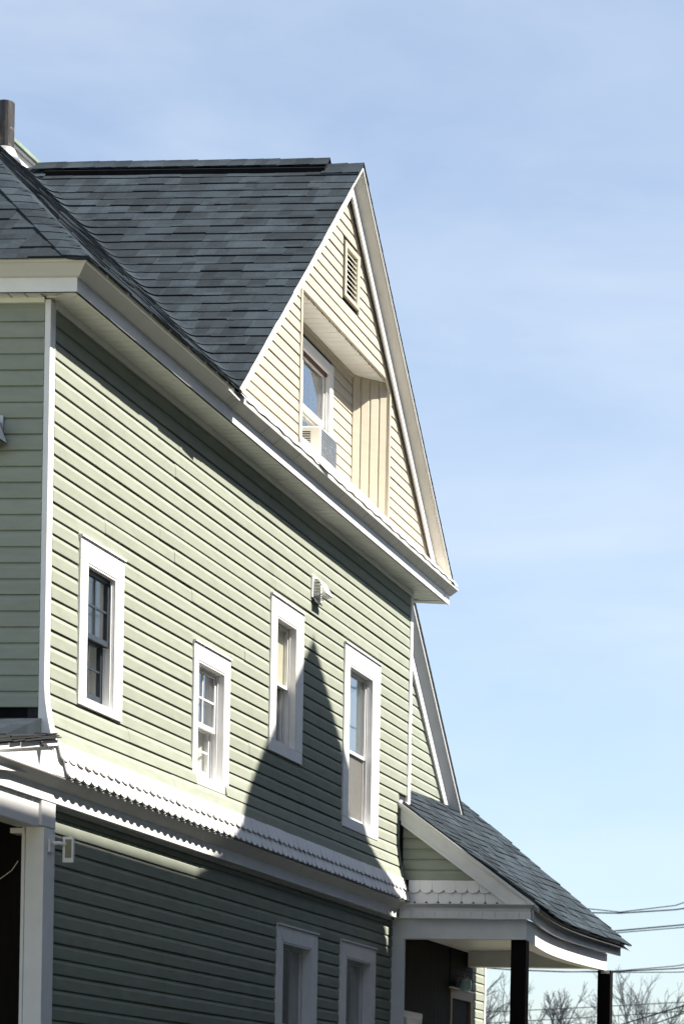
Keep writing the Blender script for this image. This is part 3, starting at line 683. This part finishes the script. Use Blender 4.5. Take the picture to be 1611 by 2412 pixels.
# ------------------------------------------------------------------ front porch (left edge)
pz_roof = lambda x: 4.150+.19*x
p = MB()
p.prism([(-.05, -.075, pz_roof(-.03)), (-2.4, -.075, pz_roof(-2.4)), (-2.4, -.075, pz_roof(-2.4)-.022), (-.06, -.075, pz_roof(-.03)-.015), (-.06, -.075, pz_roof(-.03))], (0, 5.7, 0))
fpr = p.build('front_porch_roof', 'shingle', house)
box('shaded_flashing', 'black', fpr, -.085, .062, .012, 5.6, 4.08, 4.305)  # black colour is the shade of the gap below the siding
p = MB(); p.prism([(-.09, 0, 4.232), (-.10, 0, 4.232), (-.62, 0, pz_roof(-.62)+.012), (-.62, 0, pz_roof(-.62)+.002), (-.09, 0, 4.13)], (0, 5.6, 0)); p.build('roof_apron', 'shingle', fpr)
p = MB()                                     # curling layers along the rake
for lay in range(3):
    x = -.055
    while x > -2.3:
        x2 = x-rnd.uniform(.12, .34); q = rnd.uniform(-.006, .006); yo = -.078-.012*lay-rnd.uniform(0, .012)
        p.prism([(x, yo, pz_roof(x)-.006-.011*lay), (x2+.004, yo, pz_roof(x2)-.006-.011*lay+q), (x2+.004, yo, pz_roof(x2)+.002-.011*lay+q), (x, yo, pz_roof(x)+.002-.011*lay)], (0, .2, .004)); x = x2
p.build('curled_roof_edge', 'deck', fpr, kind='stuff')
p = MB(); p.prism([(-.05, -.085, pz_roof(-.05)-.040), (-2.3, -.085, pz_roof(-2.3)-.040), (-2.3, -.085, pz_roof(-2.3)-.075), (-.05, -.085, pz_roof(-.05)-.075)], (0, .03, 0)); p.build('rake_board', 'white', fpr)
p = MB(); p.add([(-.34, -.07, 4.05), (-.24, -.07, 4.07), (-.29, -.155, 3.99)], [(0, 1, 2)]); p.add([(-.34, -.072, 4.046), (-.24, -.072, 4.066), (-.29, -.157, 3.986)], [(2, 1, 0)]); p.build('loose_shingle', 'deck', fpr)
p = MB(); p.prism([(-.085, -.075, 3.866), (-2.3, -.075, 3.866), (-2.3, -.075, pz_roof(-2.3)-.06), (-.05, -.062, pz_roof(-.05)-.06)], (0, .07, 0))
p.build('porch_end_panel', 'white', house)
box('porch_beam', 'white', house, -2.3, -.155, -.012, .13, 3.535, 3.712, bevel=.004)
box('porch_post', 'white', house, -.104, .066, -.026, .095, 1.0, 3.545, bevel=.005)
box('post_corner_bead', 'white', house, -.108, -.09, .0965, .118, 1.0, 3.54, bevel=.003)
box('post_head_block', 'white', house, -.152, .062, -.029, .128, 3.546, 3.711, bevel=.004)
box('post_capital', 'white', house, -.115, .02, .10, .19, 3.500, 3.533)
box('porch_ceiling', 'darkwood_and_shade', house, -2.3, .0, .131, 5.6, 3.60, 3.64)
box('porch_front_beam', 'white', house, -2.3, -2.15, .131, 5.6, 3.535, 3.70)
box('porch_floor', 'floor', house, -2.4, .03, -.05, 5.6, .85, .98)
box('porch_inner_wall', 'darkwood_and_shade', house, .0, .055, .15, 5.6, .98, 3.6)  # shade under the porch put into this wall's colour
box('porch_shade_wall', 'darkwood_and_shade', house, -2.3, .0, 2.4, 2.5, .98, 3.6)  # unseen wall added to keep daylight out of the porch

# ------------------------------------------------------------------ side porch (right)
PX = 7.88; EX = 12.50
def ye(x): # eave line bows in towards the middle
    t = min(max((x-PX)/4.4, 0), 1); return 0.17*math.sin(math.pi*t)**1.2
def zr_(x, y): return 3.862+(y+1.36)*(.725+.095*(x-PX)/(EX-PX))
# roof deck and shingles
def pr_pt(s_, c):   # s = x, c in metres of run up from the eave
    yb = -1.392+c+ye(s_)*max(0, 1-c/1.5)
    return Vector((s_, yb, zr_(s_, yb-ye(s_)*max(0, 1-c/1.5)*.9)))
b = MB()
def dk_pt(x, c, dz=0): q = pr_pt(x, c); return (q.x, q.y, q.z-.012+dz)
for dz in (0, -.05):
    b.grid(lambda u, v: dk_pt(PX+(EX-PX)*u, .012+v*1.745, dz), 24, 10); b.grid(lambda u, v: dk_pt(10.9+(EX-10.9)*u, 1.757+v*.65, dz), 6, 4)
proof = b.build('side_porch_roof', 'deck', house)
k = 0
while k*.118 < 2.36:
    cb = k*.118; x = PX-.045+rnd.uniform(0, .02)
    xe_ = EX+.02+(.13 if 11 < k < 14 else 0)
    if -1.375+cb > -.10: x = 8.24
    if cb > 1.70: x = 10.85+rnd.uniform(0, .1)
    while x < xe_-.03:
        x2 = min(x+rnd.choice((.16, .22, .28, .33)), xe_)
        tab(stuff, pr_pt, x+.0015, x2-.0015, cb+rnd.uniform(-.004, .004), cb+.16, rnd.choice((.010, .014, .020)), .005, 1); x = x2
    k += 1
stuff.build('roof_shingles', 'shingle', house, kind='stuff')

# pediment facing the camera
PW = PX+.07
p = MB(); p.prism([(PW, -.03, 3.86), (PW, -.03, 4.84), (PW, -1.30, 3.90), (PW, -1.30, 3.86)], (.06, 0, 0)); ped = p.build('pediment_wall', 'deck', house)
siding(ped, 'green', (PW, 0, 0), (0, -1, 0), (-1, 0, 0), [4.082+.1*k for k in range(7)], .1, lambda zb, zt: [(.045, .045, (4.80-zb)/.725, (4.80-zt)/.725)] if zb < 4.72 else [])
sme2 = scale_mesh(.112, .122)
for row, zt in enumerate((3.975, 4.080)):
    for k in range(13):
        yy = -.11-.1135*k-(.055 if row else 0.0)
        if zt-.06 > 4.84+(yy-.0)*.725-.16: break
        o = bpy.data.objects.new('scale_shingle', sme2); col.objects.link(o); o.parent = ped
        o.location = (PW-(.004 if row == 0 else .014), yy, zt); o.rotation_euler = (-.10, rnd.uniform(-.015, .015), -math.pi/2)
def ped_rake(prof, name, m, ya=0.0, yb=-1.375):
    kk = math.sqrt(1+.725**2); b = MB()
    b.loft([[(xx, yy, zr_(PX, yy)-n_*kk) for n_, xx in prof] for yy in (ya, yb)]); return b.build(name, m, house)
ped_rake([(.012, PX-.055), (.030, PX-.055), (.060, PX-.012), (.060, PX+.02), (.012, PX+.02)], 'pediment_crown', 'white', -.012)
ped_rake([(.058, PX-.004), (.150, PX-.004), (.150, PX+.06), (.058, PX+.06)], 'pediment_rake_board', 'white', -.03, -1.33)
ped_rake([(.1505, PX-.010), (.176, PX-.010), (.176, PX+.06), (.1505, PX+.06)], 'pediment_rake_trim', 'white', -.04, -1.20)
i = MB(); i.prism([(PX-.0, -1.07, 3.868), (PX-.0, -1.355, 3.868), (PX-.0, -1.07, 4.04)], (.06, 0, 0)); i.build('rake_return', 'white', house)
# cornice of the porch: along the pediment, then round the corner along the eave path
def path_pts(off, n=26):
    pts = []
    for i_ in range(n+1):
        x = PX+(EX-.35-PX)*i_/n; pts.append((x, -1.30-off+ye(x)))
    return pts
def porch_sweep(name, m, prof, x_end=0.0, seg_front=None, bevel=0):
    """prof (outward offset, z): first along -y at x=PX, mitred, then along +x"""
    b = MB()
    ring0 = [(PX-.03-o, -.045, z) for o, z in prof]; ringc = [(PX-.03-o, -1.30-o, z) for o, z in prof]
    if seg_front:
        for i_ in range(seg_front):
            f0, f1 = i_/seg_front, (i_+1)/seg_front-.003
            b.loft([[Vector(a).lerp(Vector(c), f0) for a, c in zip(ring0, ringc)], [Vector(a).lerp(Vector(c), f1) for a, c in zip(ring0, ringc)]])
    else: b.loft([ring0, ringc])
    rings = [ringc]; N_ = 26
    for i_ in range(1, N_+1):
        x = PX-.03+(EX-.28+x_end-PX)*i_/N_
        rings.append([(x+(o if i_ == N_ else 0), -1.30-o+ye(x), z) for o, z in prof])
    b.loft(rings); return b.build(name, m, house, bevel=bevel)
porch_sweep('porch_crown', 'white', [(.050, 3.852), (.050, 3.846), (.012, 3.812), (.004, 3.780), (-.03, 3.780), (-.03, 3.852)], .10)
porch_sweep('porch_fascia', 'white', [(.014, 3.779), (.014, 3.712), (-.012, 3.712), (-.012, 3.779)], .06, seg_front=11)
porch_sweep('porch_beam', 'white', [(-.045, 3.711), (-.045, 3.524), (-.175, 3.524), (-.175, 3.711)], -.22)
# ceiling, inner beam, posts, floor
pc = box('porch_ceiling', 'soffit', house, 8.06, 12.3, -1.14, .38, 3.745, 3.76)
x = 8.07
ypan = -1.13
while ypan < .36:
    b = MB(); b.box(8.07, 12.28, ypan, ypan+.088, 3.735, 3.7445); b.build('ceiling_board', 'soffit', pc); ypan += .094
box('ceiling_moulding', 'soffit', house, 8.24, 12.2, .338, .366, 3.715, 3.734)
box('far_beam', 'soffit', house, 12.02, 12.17, -1.10, .36, 3.555, 3.734, bevel=.004)
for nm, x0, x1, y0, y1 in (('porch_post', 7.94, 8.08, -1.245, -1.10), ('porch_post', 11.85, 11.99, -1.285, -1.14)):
    po = box(nm, 'darkwood_and_shade', house, x0, x1, y0, y1, 1.36, 3.523, bevel=.004)
box('post_bracket', 'metal', house, 11.835, 11.849, -1.27, -1.18, 3.485, 3.522)
box('side_porch_floor', 'floor', house, 7.85, 12.3, -1.32, .38, 1.2, 1.36)
box('porch_apron', 'darkwood_and_shade', house, 7.9, 12.25, -1.28, .3, 0.0, 1.2)

# ------------------------------------------------------------------ far wing
WY = .38
wl = box('wing_lower_wall', 'deck', house, 8.24, 12.84, WY, WY+.1, .5, 3.76)
siding(wl, 'green', (0, WY, 0), (1, 0, 0), (0, -1, 0), [1.412+.1*k for k in range(24)], [.1]*23+[.04], rect_ranges(8.26, 12.79, [(11.27, 12.26, 1.0, 3.29), (8.25, 11.28, 1.0, 3.80), (11.27, 12.26, 3.2, 3.80)]))
box('corner_board', 'white', house, 12.80, 12.86, WY-.022, WY+.10, .5, 3.80, bevel=.003)
box('wing_side_wall', 'green', house, 12.74, 12.84, WY+.1, 5.0, .5, 4.6)
WA, WZ, WT = 8.85, 7.32, .905               # apex and pitch of the wing gable
w_l = lambda z: 8.2
w_r = lambda z: WA+(WZ-z)/WT
p = MB(); p.prism([(8.2, WY, 5.0), (w_r(5.0)-.25, WY, 5.0), (WA-.1, WY, WZ-.25), (8.2, WY, 6.6)], (0, .08, 0)); wg = p.build('wing_gable_wall', 'deck', house)
siding(wg, 'green', (0, WY, 0), (1, 0, 0), (0, -1, 0), [5.145+.1015*k for k in range(20)], .1015, lambda zb, zt: [(8.25, 8.25, w_r(zb)-.40, w_r(zt)-.40)])
kw = math.sqrt(1+WT*WT)
def wrake(prof, name, m, xe=11.30):
    b = MB(); b.loft([[(xx, yy, WZ-WT*(xx-WA)-n_*kw) for n_, yy in prof] for xx in (WA, xe)]); b.build(name, m, house)
wrake([(.0, WY-.14), (.030, WY-.14), (.030, WY+1.5), (.0, WY+1.5)], 'wing_roof', 'deck', 11.34)
wrake([(.031, WY-.128), (.050, WY-.128), (.135, WY-.046), (.135, WY-.02), (.031, WY-.02)], 'wing_rake_crown', 'white')
wrake([(.032, WY-.136), (.050, WY-.136), (.050, WY-.129), (.032, WY-.129)], 'wing_rake_lip', 'white')
wrake([(.136, WY-.045), (.240, WY-.045), (.240, WY-.0), (.136, WY-.0)], 'wing_rake_fascia', 'white', 11.22)
b = MB()
for k in range(24):
    xx = WA+2.47-k*.104; b.prism([(xx, WY-.146, WZ-WT*(xx-WA)+.012), (xx-.14, WY-.146, WZ-WT*(xx-.14-WA)+.004), (xx-.14, WY-.146, WZ-WT*(xx-.14-WA)), (xx, WY-.146, WZ-WT*(xx-WA)-.002)], (0, 1.6, 0))
b.build('wing_shingle_edge', 'shingle', house, kind='stuff')
box('wing_base_trim', 'white', house, 8.22, 10.95, WY-.03, WY-.001, 5.10, 5.143)
# door on the porch
dr = frame_mb(11.28, 12.25, 1.36, 3.27, WY-.030, WY+.06, .06, .10, .10, .02).build('door', 'door', wl)
box('door_leaf', 'door', dr, 11.34, 12.05, WY+.03, WY+.06, 1.38, 3.17)
b = MB(); b.box(11.34, 11.90, WY+.018, WY+.029, 3.035, 3.065); b.box(11.84, 11.90, WY+.019, WY+.029, 1.5, 3.034); b.build('door_glazing_bead', 'door', dr)
box('door_pane', 'glass', dr, 11.36, 11.838, WY+.020, WY+.026, 2.2, 3.03)
box('door_void', 'black', dr, 11.36, 11.838, WY+.0265, WY+.0295, 2.2, 3.03)
box('sidelight_panel', 'door', dr, 12.06, 12.145, WY+.026, WY+.06, 1.38, 3.17)
x = 8.262
while x < 11.22:
    box('shade_board', 'darkwood_and_shade', wl, x, min(x+.144, 11.272), WY-.018, WY-.001, 1.37, 3.713); x += .149  # dark boards added for the deep porch shade, in place of siding
box('shade_board', 'darkwood_and_shade', wl, 11.28, 12.25, WY-.018, WY-.001, 3.29, 3.50); box('shade_board', 'darkwood_and_shade', wl, 11.28, 12.25, WY-.018, WY-.001, 3.505, 3.713)
box('door_cap', 'white', dr, 11.26, 12.27, WY-.045, WY-.0, 3.271, 3.286)

# ------------------------------------------------------------------ things on and round the house
# window air conditioner
ac = empty('air_conditioner', (5.645, .18, 7.36)); tag(ac, 'window air conditioner with dusty grey fins sticking out of the attic gable window', 'air conditioner')
b = MB(); b.box(-.225, .225, -.165, .20, 0, .315); b.build('casing', 'acwhite', ac, bevel=.012)
b = MB(); b.box(-.205, .205, -.1685, -.1655, .02, .295); b.build('condenser_fins', 'fin', ac)
b = MB()
for k in range(14): b.box(-.205, .205, -.1715, -.169, .03+k*.0195, .034+k*.0195)
b.build('fin_guard', 'metal', ac)
for y0, y1 in ((-.055, .0), (.035, .075)):
    box('side_louvre', 'black', ac, -.2268, -.2255, y0-.02, y1, .04, .27)
    b = MB()
    for k in range(15): b.box(-.2295, -.227, y0-.02, y1, .045+k*.015, .050+k*.015)
    b.build('louvre_fin', 'acwhite', ac)
box('accordion_panel', 'acwhite', ac, .226, .328, .02, .035, .06, .32); box('accordion_panel', 'acwhite', ac, -.40, -.226, .02, .035, .06, .32)
# floodlight on the porch post
fl = empty('floodlight', (.012, -.03, 3.44)); tag(fl, 'small white floodlight on an arm fixed to the front porch post', 'floodlight')
b = MB(); b.box(-.06, .01, -.012, .003, -.05, .04); b.build('mounting_plate', 'white', fl, bevel=.003)
b = MB(); b.tube([(-.02, -.012, .01), (.0, -.05, .015), (.03, -.075, .01)], .012, 8); b.build('arm', 'white', fl)
hd = MB(); hd.box(.03, .055, -.125, -.055, -.105, .060); hdo = hd.build('lamp_head', 'white', fl, bevel=.004)
box('lens', 'lens', hdo, .0255, .0295, -.114, -.074, -.075, .042); 
# glass lantern beside the door
ln = empty('lantern', (11.62, WY-.06, 3.33)); tag(ln, 'pale blue glass lantern hanging over the porch door', 'lantern')
b = MB(); rr = [(.045, -.075), (.062, -.05), (.068, .0), (.062, .05), (.05, .062)]
b.loft([[(r_*math.cos(2*math.pi*k/14), r_*math.sin(2*math.pi*k/14)-.04, z) for k in range(14)] for r_, z in rr]); b.build('glass_globe', 'planter', ln, smooth=True)
b = MB(); b.tube([(0, .04, .09), (0, -.02, .095), (0, -.04, .062)], .010, 6); b.tube([(0, -.04, .060), (0, -.04, .085)], .035, 10); b.build('bracket', 'metal', ln)
# chair
ch = empty('porch_chair', (8.95, .12, 1.36)); tag(ch, 'white slatted chair back standing on the dark side porch', 'chair')
b = MB(); b.box(-.36, .30, -.02, .02, 1.46, 1.52); b.build('top_rail', 'white', ch, bevel=.006)
for k in range(7): box('back_slat', 'white', ch, -.25, .24, -.008, .008, .62+k*.115, .70+k*.115)
box('back_slat', 'white', ch, -.25, .24, -.009, .009, 1.36, 1.455)
for xx in (-.28, .27): b = MB(); b.tube([(xx, .0, 0), (xx, 0, 1.46)], .022, 8); b.build('leg', 'white', ch)
for xx in (-.28, .27): b = MB(); b.tube([(xx, -.45, 0), (xx, -.45, .62)], .022, 8); b.build('leg', 'white', ch)
box('seat', 'white', ch, -.30, .29, -.48, .0, .44, .47)
for xx in (-.30, .29): box('armrest', 'white', ch, xx-.03, xx+.03, -.50, .0, .625, .65)
# loose cable on the front porch
cb = MB(); cb.tube([(-.08, .07, 3.532), (-.04, .0, 3.512), (-.0, -.032, 3.49), (.01, -.035, 3.455)], .003, 5); tag(cb.build('post_cable', 'acwhite'), 'thin cable looping over the head of the white porch post', 'cable')
cb = MB(); cb.tube([(-.06, .160, 3.33), (-.06, .20, 3.27), (-.06, .27, 3.22), (-.06, .36, 3.19), (-.06, .5, 3.17)], .0028, 5); tag(cb.build('porch_cable', 'acwhite'), 'thin slack cable hanging across the dark front porch opening', 'cable')
# lamp bracket at the left edge of the front wall
lb = empty('wall_lamp', (-.112, .298, 5.955)); tag(lb, 'metal wall lamp just showing at the left edge of the front wall', 'lamp')
b = MB(); b.loft([[(-.03, .06, .14), (-.03, -.0, .14), (-.10, -.0, .14), (-.10, .06, .14)], [(-.02, .12, .0), (-.02, -.055, .0), (-.16, -.055, .0), (-.16, .12, .0)]]); b.build('shade', 'navy', lb)
b = MB(); b.loft([[(-.03, .11, -.002), (-.03, -.045, -.002), (-.15, -.045, -.002), (-.15, .11, -.002)], [(-.05, .07, -.04), (-.05, .0, -.04), (-.12, .0, -.04), (-.12, .07, -.04)]]); b.build('diffuser', 'lens', lb)
box('back_plate', 'metal', lb, -.012, .004, -.02, .08, .0, .18)

# curtains and blinds behind the panes
def drape(name, m, x0, x1, y, z0, z1, label, cat, amp=.010, fr=34, gather=0.0):
    b = MB(); b.grid(lambda u, v: (x0+(x1-x0)*(u-(u-.5)*gather*math.sin(math.pi*min(1, max(0, v)))), y+amp*math.sin(u*(x1-x0)*fr*2+v*.6)+.004*math.sin(u*41), z0+(z1-z0)*v), 60, 8)
    o = b.build(name, m, None, smooth=True); tag(o, label, cat); return o
drape('curtain', 'curtain', .52, .74, .100, 4.47, 5.36, 'white curtain behind the dark sashes of the leftmost upstairs window', 'curtain')
drape('curtain', 'curtain', .0+2.56, 3.08, .122, 4.30, 4.70, 'white half curtain in the lower sash of the small grid window', 'curtain')
drape('curtain', 'curtain', 6.62, 6.93, .085, 5.12, 5.78, 'white side curtain in the tall window at the far end upstairs', 'curtain', fr=20)
drape('curtain', 'curtain', 4.60, 4.75, .125, 4.81, 5.3, 'pale curtain low in the window crossed by the shadow edge', 'curtain', fr=24)
bl = empty('roller_blind', (4.517, .076, 5.80)); tag(bl, 'cream roller blind filling the upper sash of the narrow window', 'blind')
box('blind_cloth', 'blind', bl, -.235, .235, 0, .003, -.50, 0); b = MB(); b.tube([(-.232, .014, -.02), (.232, .014, -.02)], .012, 10); b.build('roller', 'blind', bl)
vbn = empty('slatted_blind', (6.42, .125, 4.45)); tag(vbn, 'white horizontal slat blind in the far tall upstairs window', 'blind')
for k in range(34):
    b = MB(); z = .03+k*.031; b.add([(-.16, -.008, z), (.24, -.008, z), (.24, .012, z+.014), (-.16, .012, z+.014)], [(0, 1, 2, 3)]); b.build('slat', 'curtain', vbn)
drape('patterned_curtain', 'pattern', 4.71, 4.98, .190, 1.9, 2.90, 'gathered patterned curtain behind the left downstairs window', 'curtain', amp=.012, fr=14)
drape('patterned_curtain', 'pattern', 6.45, 6.70, .190, 1.9, 2.66, 'patterned curtain low behind the right downstairs window', 'curtain', amp=.012, fr=14)

# ------------------------------------------------------------------ neighbour whose roof throws the shadow
NB = -5.0; sx, sz = SA*(-NB), SR*(-NB)
nb_h = empty('neighbour_house', (3.0, NB, 0)); tag(nb_h, 'dark neighbouring house whose gable shadow falls across the green siding', 'house')
off = lambda p_: (p_[0]+sx-3.0, p_[1]+sz)
gpts = [off(q) for q in ((8.47, 2.0), (7.66, 3.66), (7.12, 4.06), (6.16, 4.93), (5.24, 5.82), (4.68, 5.30), (4.02, 4.68), (3.30, 3.90), (3.06, 3.74), (2.74, 3.64))]
zl = off((0, 3.625))[1]; xl_ = -7.9
b = MB()
poly = [(gpts[0][0], 0, 0)]+[(q[0], 0, q[1]) for q in gpts]+[(gpts[-1][0], 0, zl), (gpts[-1][0], 0, 0)]
b.prism(poly, (0, -7, 0)); nw = b.build('gable_block', 'nsiding', nb_h)
b = MB(); b.box(-11.6, xl_-.003, -8.0, -.62, 0, 8.2); b.build('front_light_block', 'nsiding', nb_h)  # unseen block added to cut front daylight on the lower wall
b = MB(); b.box(xl_, gpts[-1][0]-.003, -7.0, 0, 0, zl); b.build('main_block', 'nsiding', nb_h)
b = MB(); b.box(gpts[0][0]+.003, gpts[0][0]+3.2, -7.0, -.02, 0, 6.6); b.build('rear_light_block', 'nsiding', nb_h)  # unseen block added to hold back sky and ground light at the rear
b = MB(); b.box(gpts[0][0]+3.203, gpts[0][0]+20, -6.5, -.3, 0, 5.3); b.build('reflection_block', 'nsiding', nb_h)  # unseen block added so the downstairs panes reflect something dark
b = MB(); x9 = gpts[-1][0]+2.0
b.add([(xl_-.2, .0, zl+.003), (x9, .0, zl+.003), (x9, -7.1, zl+.003), (xl_-.2, -7.1, zl+.003), (xl_+2.2, -3.5, zl+1.9), (x9, -3.5, zl+1.9)], [(0, 1, 5, 4), (3, 4, 5, 2), (0, 4, 3), (0, 3, 2, 1), (1, 2, 5)]); b.build('roof', 'deck', nb_h)
for k in range(3):
    for zz in (1.6, 4.6, 7.2):
        xw = -7.0+k*2.7; fo = frame_mb(xw, xw+.9, zz, zz+1.4, .002, .05, .1, .1, .12, .1).build('window', 'white', nb_h); box('pane', 'glass', fo, xw+.1, xw+.8, .004, .012, zz+.1, zz+1.28); box('room_interior', 'black', fo, xw+.1, xw+.8, .0015, .003, zz+.1, zz+1.28)

# ------------------------------------------------------------------ overhead wires
WX = 60.0
def wire(pts, r, label):
    (ya, za), (yb, zb) = pts[0], pts[-1]; s_ = (zb-za)/(yb-ya); b = MB(); P_ = []
    c = .0008 if len(pts) == 2 else .0
    for i_ in range(41):
        y = 42-68*i_/40; z = za+s_*(y-ya)+c*(y-ya)*(y-yb)
        if len(pts) == 3:
            (y1, z1), (y2, z2), (y3, z3) = pts; z = z1*(y-y2)*(y-y3)/((y1-y2)*(y1-y3))+z2*(y-y1)*(y-y3)/((y2-y1)*(y2-y3))+z3*(y-y1)*(y-y2)/((y3-y1)*(y3-y2)); z = min(z, 16)
        P_.append((WX, y, z))
    b.tube(P_, r, 5); o = b.build('power_line', 'wire'); tag(o, label, 'power line', 'power lines crossing the sky at the right')
wire([(9.32, 8.79), (8.0, 8.70), (6.04, 8.985)], .017, 'topmost overhead wire, rising to the right above the porch roof')
wire([(9.3, 8.66), (8.0, 8.665), (6.04, 8.82)], .022, 'second overhead wire from the top, crossing just under the topmost one')
wire([(8.26, 8.11), (6.03, 8.335)], .024, 'thicker upper wire of the pair meeting the roof above the eave tip')
wire([(8.26, 8.05), (6.03, 8.255)], .016, 'thinner lower wire of the pair meeting the roof above the eave tip')
wire([(12.32, 6.97), (8.76, 6.87), (6.0, 7.11)], .016, 'upper of the three wires at the height of the porch beam')
wire([(12.32, 6.955), (8.76, 6.862), (6.0, 7.02)], .020, 'middle of the three wires at the height of the porch beam')
wire([(12.32, 6.95), (8.76, 6.855), (6.0, 6.894)], .015, 'lowest and flattest of the three wires at the height of the porch beam')
wire([(12.1, 5.588), (5.99, 5.978)], .014, 'thin wire running in front of the bare tree tops')
wire([(10.05, 5.394), (5.98, 5.70)], .014, 'thin wire below, crossing the middle of the bare crowns')
wire([(7.69, 5.335), (5.98, 5.87)], .024, 'thick black wire rising steeply through the bare crowns')
wire([(6.9, 5.30), (5.98, 5.64)], .020, 'lowest wire, cutting the bottom right corner of the view')

# ------------------------------------------------------------------ bare trees
def tree(x, y, hgt, seed, label, spread=1.0, depth=7, r0=None):
    rr = random.Random(seed); t = empty('bare_tree', (x, y, 0)); tag(t, label, 'tree', 'bare winter trees beyond the porch')
    tr_, cr_ = MB(), MB()
    def grow(p, d, L, r, lev):
        n_ = 3; pts = [p]; q = p.copy(); dd = d.copy()
        for i_ in range(n_):
            dd = (dd+Vector((rr.uniform(-.16, .16), rr.uniform(-.16, .16), rr.uniform(-.05, .08)))).normalized(); q = q+dd*(L/n_); pts.append(q.copy())
        (tr_ if lev == 0 else cr_).tube(pts, r, 6 if lev < 2 else (4 if lev < 4 else 3), max(r*.62, .007), caps=False)
        if lev >= depth: return
        for c in range(3 if lev < 7 else 2):
            i_ = rr.randint(1, n_) if c else n_; ang = rr.uniform(.25, .75)*(spread if c else .6); az = rr.uniform(0, 2*math.pi)
            a = dd.orthogonal().normalized(); a.rotate(Matrix.Rotation(az, 3, dd)); nd = (dd*math.cos(ang)+a*math.sin(ang)); nd.z += .03; nd.normalize()
            grow(pts[i_], nd, L*rr.uniform(.62, .84), max(r*(.64 if c else .72), .008), lev+1)
    grow(Vector((0, 0, 0)), Vector((0, 0, 1)), hgt*.30, r0 or hgt*.018, 0)
    zmax = max(v[2] for v in cr_.v); k_ = hgt/zmax
    for m_ in (tr_, cr_): m_.v = [(a*k_, b_*k_, c*k_) for a, b_, c in m_.v]
    tr_.build('trunk', 'bark', t); cr_.build('crown', 'bark', t)
TX = 88.0
tree(TX, 11.9, 9.1, 3, 'widest bare tree, filling the bottom right corner behind the wires')
tree(TX+4, 15.0, 8.6, 11, 'bare tree seen on both sides of the far porch post')
tree(TX, 19.6, 8.9, 5, 'bare tree whose twigs show between the wing wall and the near porch post')
tree(TX+8, 18.6, 7.2, 8, 'small bare tree low between the two dark porch posts')
tree(TX+3, 9.3, 8.4, 21, 'bare tree cut off by the right edge of the view')
tree(TX+6, 13.4, 7.6, 31, 'low bare tree just right of the far porch post, behind the thick wire')
